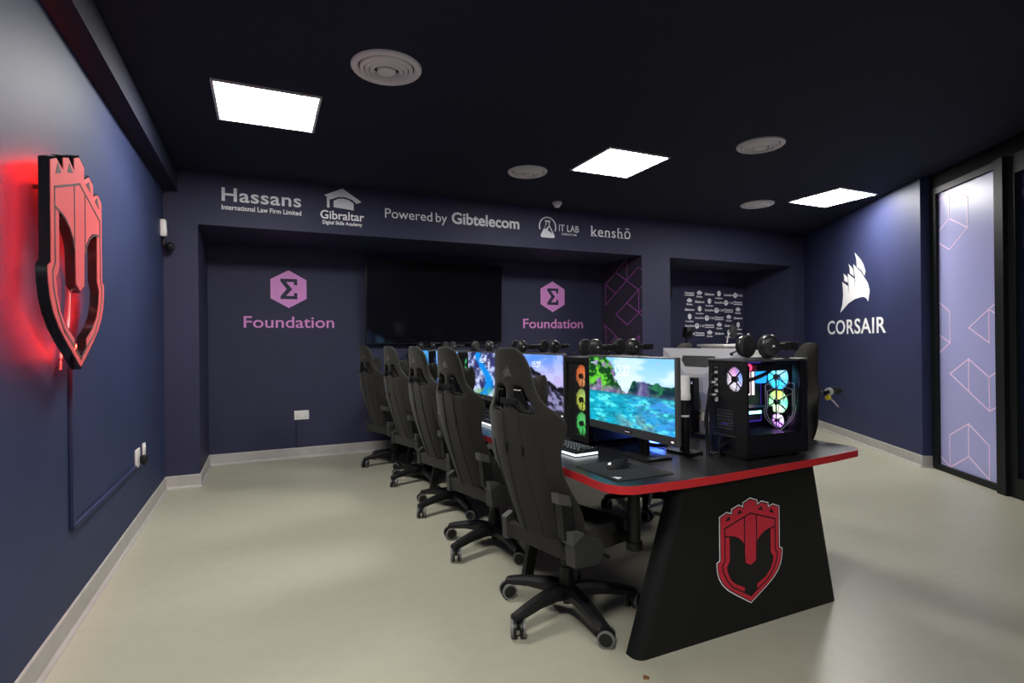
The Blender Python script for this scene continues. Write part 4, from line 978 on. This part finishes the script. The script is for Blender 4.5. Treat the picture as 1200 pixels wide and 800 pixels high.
def make_chair(label):
    t = thing('gaming_chair', label, 'chair', (0, 0, 0), 0, None); ROOT[t.name] = Matrix()
    bk = subsurf(mesh_obj('backrest', backrest_mesh(), M_FABRIC, t), 2)
    # seams down the rear, from the openings to the foot of the back
    for sy in (-1, 1):
        for k, (u0, u1) in enumerate(((.40, .34),)):
            pts = [back_pt(s, sy * (u0 + (u1 - u0) * s / .68) * (.150 / interp(BT, s)[0]) * 1.08, 0) + Vector((-.0015, 0, 0)) for s in [.02 + .665 * q / 14 for q in range(15)]]
            MB().tube(pts, .0042, 6).build('seam', M_PIPE, bk)
        pts = [back_pt(s, sy * (.150 / interp(BT, s)[0]) * (1.0 + .25 * s), 0) + Vector((-.001, 0, 0)) for s in [.02 + .50 * q / 12 for q in range(13)]]
        MB().tube(pts, .0028, 6).build('seam', M_PIPE, bk)
        p = back_pt(.50, sy * .24, 0); MB().box(p + Vector((-.004, 0, 0)), (.008, .018, .030), bev=.002).build('strap_clip', M_BLACK, bk)
        # plastic lining round the opening
        q = [back_pt(s, sy * u, 0) + Vector((.004, 0, 0)) for s, u in ((.695, .27), (.695, .63), (.745, .62), (.79, .58), (.79, .30), (.745, .26))]
        MB().tube(q + [q[0]], .0048, 6).build('opening_lining', M_GLOSSB, bk)
    lg = join_meshes([poly_mesh([[(u * .075, v * .075) for u, v in lp]], .002) for lp in SAILS0])
    p = back_pt(.875, 0, 0); lg.transform(frame(p + Vector((-.0012, 0, 0)), -Y3, (Z3 + X3 * -.13).normalized(), Vector((-1, 0, -.13)).normalized())); mesh_obj('headrest_logo', lg, mat('stitched_logo_grey', (.085, .083, .076), .8), bk)
    # neck pillow in front, strap through the openings
    pc = back_pt(.775, 0, 1); b = MB(); rings = []
    for y_, h_, t_, o_ in ((-.118, .046, .010, .012), (-.108, .066, .026, .010), (-.06, .056, .036, .004), (0, .048, .040, 0), (.06, .056, .036, .004), (.108, .066, .026, .010), (.118, .046, .010, .012)):
        rings.append([b.b.verts.new((pc.x + .022 + o_ + t_ * math.cos(2 * PI * q / 14), y_, pc.z + .004 + (h_ + (.010 if math.sin(2 * PI * q / 14) > 0 else 0)) * math.sin(2 * PI * q / 14))) for q in range(14)])
    for p_, q_ in zip(rings, rings[1:]):
        for k in range(14): b.b.faces.new((p_[k], p_[(k + 1) % 14], q_[(k + 1) % 14], q_[k]))
    b.b.faces.new(rings[0]); b.b.faces.new(list(reversed(rings[-1])))
    np_ = b.build('neck_pillow', M_FABRIC, t)
    pr = back_pt(.735, 0, 0); b = MB(); b.box((pr.x - .004, 0, pr.z), (.006, .115, .026), bev=.002); b.build('strap', M_BLACKM, np_)
    # lower cover, brackets
    b = MB(); b.hull([(-.188, sy * .205, .352) for sy in (-1, 1)] + [(-.202, sy * .215, .430) for sy in (-1, 1)] + [(-.09, sy * .222, .335) for sy in (-1, 1)] + [(-.10, sy * .225, .43) for sy in (-1, 1)])
    b.build('lower_cover', M_FABRIC, t, smooth=False)
    for sy in (-1, 1):
        yo = .262 if sy < 0 else .240
        b = MB(); b.hull([(x, sy * y, z) for y in (.205, yo) for x, z in ((-.205, .345), (-.212, .452), (-.165, .475), (-.04, .43), (-.02, .375), (-.06, .325))])
        br = b.build('hinge_cover', M_BRACK, t, smooth=False)
        if sy < 0:
            b = MB(); b.hull([(x, sy * y, z) for y in (.188, .228) for x, z in ((-.232, .46), (-.170, .46), (-.190, .625), (-.258, .650))]); b.build('recline_arm', M_BLACKM, br, smooth=False)
            b = MB(); b.hull([(x, sy * y, z) for y in (.184, .232) for x, z in ((-.266, .622), (-.195, .600), (-.205, .648), (-.270, .668))]); b.build('arm_cap', M_CAPG, br, smooth=False)
            b = MB(); b.hull([(x, sy * y, z) for y in (.200, .266) for x, z in ((-.222, .445), (-.150, .478), (-.158, .488), (-.226, .500))]); b.build('arm_cap', M_CAPG, br, smooth=False)
    b = MB(); b.hull([(x, -y, z) for y in (.27, .295) for x, z in ((.06, .418), (.14, .422), (.14, .434), (.06, .436))]); b.cyl((.07, -.24, .425), (.07, -.285, .425), .010); b.build('recline_lever', M_BLACK, t)
    # seat
    b = MB(); b.box((.035, 0, .405), (.42, .40, .10), bev=.045, seg=4); st = b.build('seat', M_FABRIC, t)
    for sy in (-1, 1):
        b = MB(); b.hull([(x, sy * (y), z) for x in (-.12, .20) for y, z in ((.18, .36), (.235, .37), (.243, .43), (.22, .474), (.18, .455))] + [(.235, sy * .21, .42)]); b.build('side_bolster', M_FABRIC, st)
    MB().box((.03, 0, .345), (.28, .20, .03), bev=.006).build('seat_mechanism', M_BLACKM, t)
    b = MB(); b.cyl((.02, -.10, .335), (.02, -.235, .335), .006); b.cyl((.02, -.215, .335), (.02, -.25, .335), .010); b.build('height_lever', M_BLACK, t)
    b = MB(); b.cyl((0, 0, .20), (0, 0, .335), .029); b.cyl((0, 0, .09), (0, 0, .225), .040, .036); b.build('gas_cylinder', M_BLACK, t)
    MB().cyl((0, 0, .045), (0, 0, .09), .020).build('cylinder_stub', M_BLACK, t)
    return t
def add_base(t, rz):
    for k in range(5):
        a = rz + 2 * PI * k / 5; R = Matrix.Rotation(a, 4, 'Z')
        b = MB(); prof = [(.020, .142, .044, .064), (.10, .146, .036, .054), (.20, .132, .030, .043), (.29, .112, .027, .036), (.340, .098, .024, .026)]
        rings = []
        for r, zt, w, hh in prof:
            rings.append([b.b.verts.new(R @ Vector((r, y, z))) for y, z in ((-w, zt - hh), (w, zt - hh), (w, zt - hh * .35), (w * .55, zt), (-w * .55, zt), (-w, zt - hh * .35))])
        for p, q in zip(rings, rings[1:]):
            for i in range(6): b.b.faces.new((p[i], p[(i + 1) % 6], q[(i + 1) % 6], q[i]))
        b.b.faces.new(rings[0]); b.b.faces.new(list(reversed(rings[-1])))
        lg = b.build('base_leg', M_BLACK, t, smooth=False)
        sw = a + .9; c = R @ Vector((.318, 0, 0)); ax = Vector((-math.sin(sw), math.cos(sw), 0)); fw = Vector((math.cos(sw), math.sin(sw), 0)); wc = c + fw * .018
        b = MB()
        for s in (-1, 1): b.cyl(wc + ax * s * .008 + Z3 * .0375, wc + ax * s * .031 + Z3 * .0375, .0370, n=22)
        b.cyl(c + Z3 * .045, c + Z3 * .078, .011, n=12); b.box(wc + Z3 * .050, (.030, .016, .030), rot=Matrix.Rotation(sw, 3, 'Z'), bev=.004)
        m1 = b.mesh('castor', True); b = MB()
        for s in (-1, 1):
            b.lathe([(.036, -.005), (.0375, -.005), (.0375, .005), (.036, .0056), (.030, .0066), (.030, -.002)], Matrix.Translation(wc + ax * s * .027 + Z3 * .0375) @ Z3.rotation_difference(ax * s).to_matrix().to_4x4(), 24)
        m2 = b.mesh('rim', True); n1 = len(m1.polygons); me = join_meshes([m1, m2], 'castor'); me.materials.append(M_BLACK); me.materials.append(M_RIM)
        for q in list(me.polygons)[n1:]: q.material_index = 1
        mesh_obj('castor', me, None, lg)
def copy_chair(src, loc, rz, label, group):
    r = src.copy(); COL.objects.link(r); r.location = loc; r.rotation_euler = (0, 0, rz); r['label'] = label; r['group'] = group
    for ch in list(src.children):
        c = ch.copy(); COL.objects.link(c); c.parent = r
        for g in ch.children: d = g.copy(); COL.objects.link(d); d.parent = c
    ROOT[r.name] = Matrix()
    return r
GL_, GRR = 'chairs along the left side of the desk', 'chairs along the right side of the desk'
proto = make_chair('proto')
CH = [(1.335, 2.30, .25, 3.42), (1.350, 3.25, .24, 3.50), (1.385, 4.13, .24, 3.45), (1.39, 5.10, .26, 3.45), (1.30, 5.97, .34, 3.3)]
CL = ['black fabric gaming chair nearest the camera, its castors beside the desk end panel', 'black fabric gaming chair second from the camera on the left side of the desk',
      'black fabric gaming chair in the middle of the left row of five', 'black fabric gaming chair next to the furthest one in the left row', 'black fabric gaming chair furthest from the camera, against the recess']
insts = []
for k, (x, y, rz, ba) in enumerate(CH):
    c = copy_chair(proto, (x, y, 0), rz, CL[k], GL_); insts.append((c, ba - rz))
insts.append((copy_chair(proto, (2.806, 2.476, 0), PI - .43, 'black fabric gaming chair across the desk, its back right of the glass-sided computer', GRR), .2 - PI + .43))
insts.append((copy_chair(proto, (2.75, 3.46, 0), PI - .15, 'gaming chair across the desk of which only the rounded headrest top shows', GRR), 1.0))
for c, ba in insts: add_base(c, ba)
for ch in list(proto.children):
    for g in list(ch.children): bpy.data.objects.remove(g)
    bpy.data.objects.remove(ch)
bpy.data.objects.remove(proto)

# ------------------------------------------------------------------ right recess: white counter with studio gear
t = thing('counter', 'white counter in the right recess, only its top edge showing over the computers', 'counter', (6.6, 6.25, 0))
MB().bb((6.22, 6.02, 0), (7.02, 6.50, 1.215)).build('body', M_WHITE, t, smooth=False)
MB().bb((6.18, 5.98, 1.215), (7.06, 6.54, 1.25), .004).build('worktop', M_VINYLB, t)
t = thing('router', 'white upright antenna of a router on the counter in the right recess', 'router', (6.80, 6.12, 1.25))
MB().bb((6.70, 6.06, 1.25), (6.90, 6.18, 1.275), .006).build('body', M_WHITE, t)
MB().cyl((6.80, 6.10, 1.27), (6.80, 6.10, 1.41), .022, .017).build('antenna', M_WHITE, t)
t = thing('studio_microphone', 'round black studio microphone on a thin arm in front of the sponsor logos', 'microphone', (6.40, 6.15, 1.25))
MB().cyl((6.38, 6.12, 1.25), (6.38, 6.12, 1.262), .05).build('base', M_BLACKM, t)
MB().tube(cat_rom([(6.38, 6.12, 1.26), (6.39, 6.11, 1.36), (6.43, 6.10, 1.43), (6.48, 6.10, 1.45)], 6), .010, 8).build('arm', M_VENT, t)
MB().sph((6.51, 6.12, 1.44), .115, (.85, .40, 1.0), 24, Matrix.Rotation(.3, 3, 'Z')).build('round_shield', mat('black_foam', (.03, .03, .03), .8), t)
t = thing('camera_tripod', 'black camera on a tripod behind the white monitor back, left of the sponsor logos', 'camera', (5.42, 5.95, 0))
cx_, cy_ = 5.44, 5.95
MB().box((cx_ + .02, cy_, 1.42), (.11, .10, .15), bev=.012, rot=Matrix.Rotation(.2, 3, 'Y')).build('camera_body', M_BLACK, t)
MB().cyl((cx_ - .02, cy_ - .05, 1.42), (cx_ - .05, cy_ - .12, 1.41), .035).build('lens', M_GLOSSB, t)
MB().cyl((cx_, cy_, .85), (cx_, cy_, 1.36), .018).build('centre_column', M_BLACKM, t)
for k in range(3):
    a = 2 * PI * k / 3 + .4; MB().cyl((cx_, cy_, .95), (cx_ + .28 * math.cos(a), cy_ + .28 * math.sin(a), 0), .014).build('leg', M_BLACKM, t)
t = thing('wall_speaker', 'black box on a bracket in the right recess, left of the sponsor logos', 'speaker', (5.55, RY, 2.02))
MB().box((5.48, RY - .28, 2.02), (.20, .20, .16), bev=.012).build('cabinet', M_BLACK, t)
MB().cyl((5.48, RY - .19, 2.02), (5.48, RY, 2.02), .018).build('bracket', M_BLACKM, t)
MB().cyl((5.52, RY - .384, 2.04), (5.52, RY - .379, 2.04), .012).build('indicator', M_VENT, t)

# small microphone hooked on the back of the far chair
t = thing('clip_microphone', 'small black microphone with a white ring and yellow band behind the chair across the desk', 'microphone', (3.12, 2.26, 1.0))
qx, qy, qz = 3.115, 2.20, .985
MB().tube(cat_rom([(3.142, 2.312, 1.0), (3.145, 2.27, .990), (qx - .01, qy + .03, qz - .004), (qx - .025, qy, qz)], 5), .006, 8).build('clip_arm', M_BLACK, t)
MB().cyl((qx - .03, qy, qz), (qx + .035, qy + .0, qz + .012), .012).build('handle', M_BLACK, t)
MB().cyl((qx + .000, qy, qz + .006), (qx + .018, qy, qz + .010), .024, .022).build('ring', M_WHITE, t)
MB().cyl((qx - .012, qy, qz - .030), (qx + .004, qy, qz - .026), .015).build('band', mat('yellow_band', (.75, .62, .03), .5), t, label='yellow band')
MB().sph((qx + .075, qy, qz + .010), .034, (1.25, .75, .70), 18).build('foam_head', mat('black_foam', (.03, .03, .03), .8), t)
MB().tube([(qx - .01, qy, qz - .02), (qx + .04, qy, qz - .05), (qx + .09, qy, qz - .09)], .004, 6).build('thin_arm', M_VENT, t)

t = thing('dried_leaf', 'tiny brown leaf crumb on the floor in front of the desk end panel', 'leaf', (1.345, 1.715, 0))
b = MB(); b.hull([(1.33, 1.71, .001), (1.345, 1.72, .009), (1.36, 1.712, .002), (1.35, 1.70, .001), (1.338, 1.726, .004)]); b.build('crumb', mat('brown_leaf', (.16, .07, .02), .8), t)

# ------------------------------------------------------------------ world and exposure
w = bpy.data.worlds.new('world'); sc.world = w; w.use_nodes = True
w.node_tree.nodes['Background'].inputs['Color'].default_value = (.5, .55, .7, 1); w.node_tree.nodes['Background'].inputs['Strength'].default_value = .02
vs_ = sc.view_settings
vs_.view_transform = 'Standard'; vs_.look = 'None'; vs_.gamma = 1.0; vs_.use_curve_mapping = False; vs_.exposure = 1.2
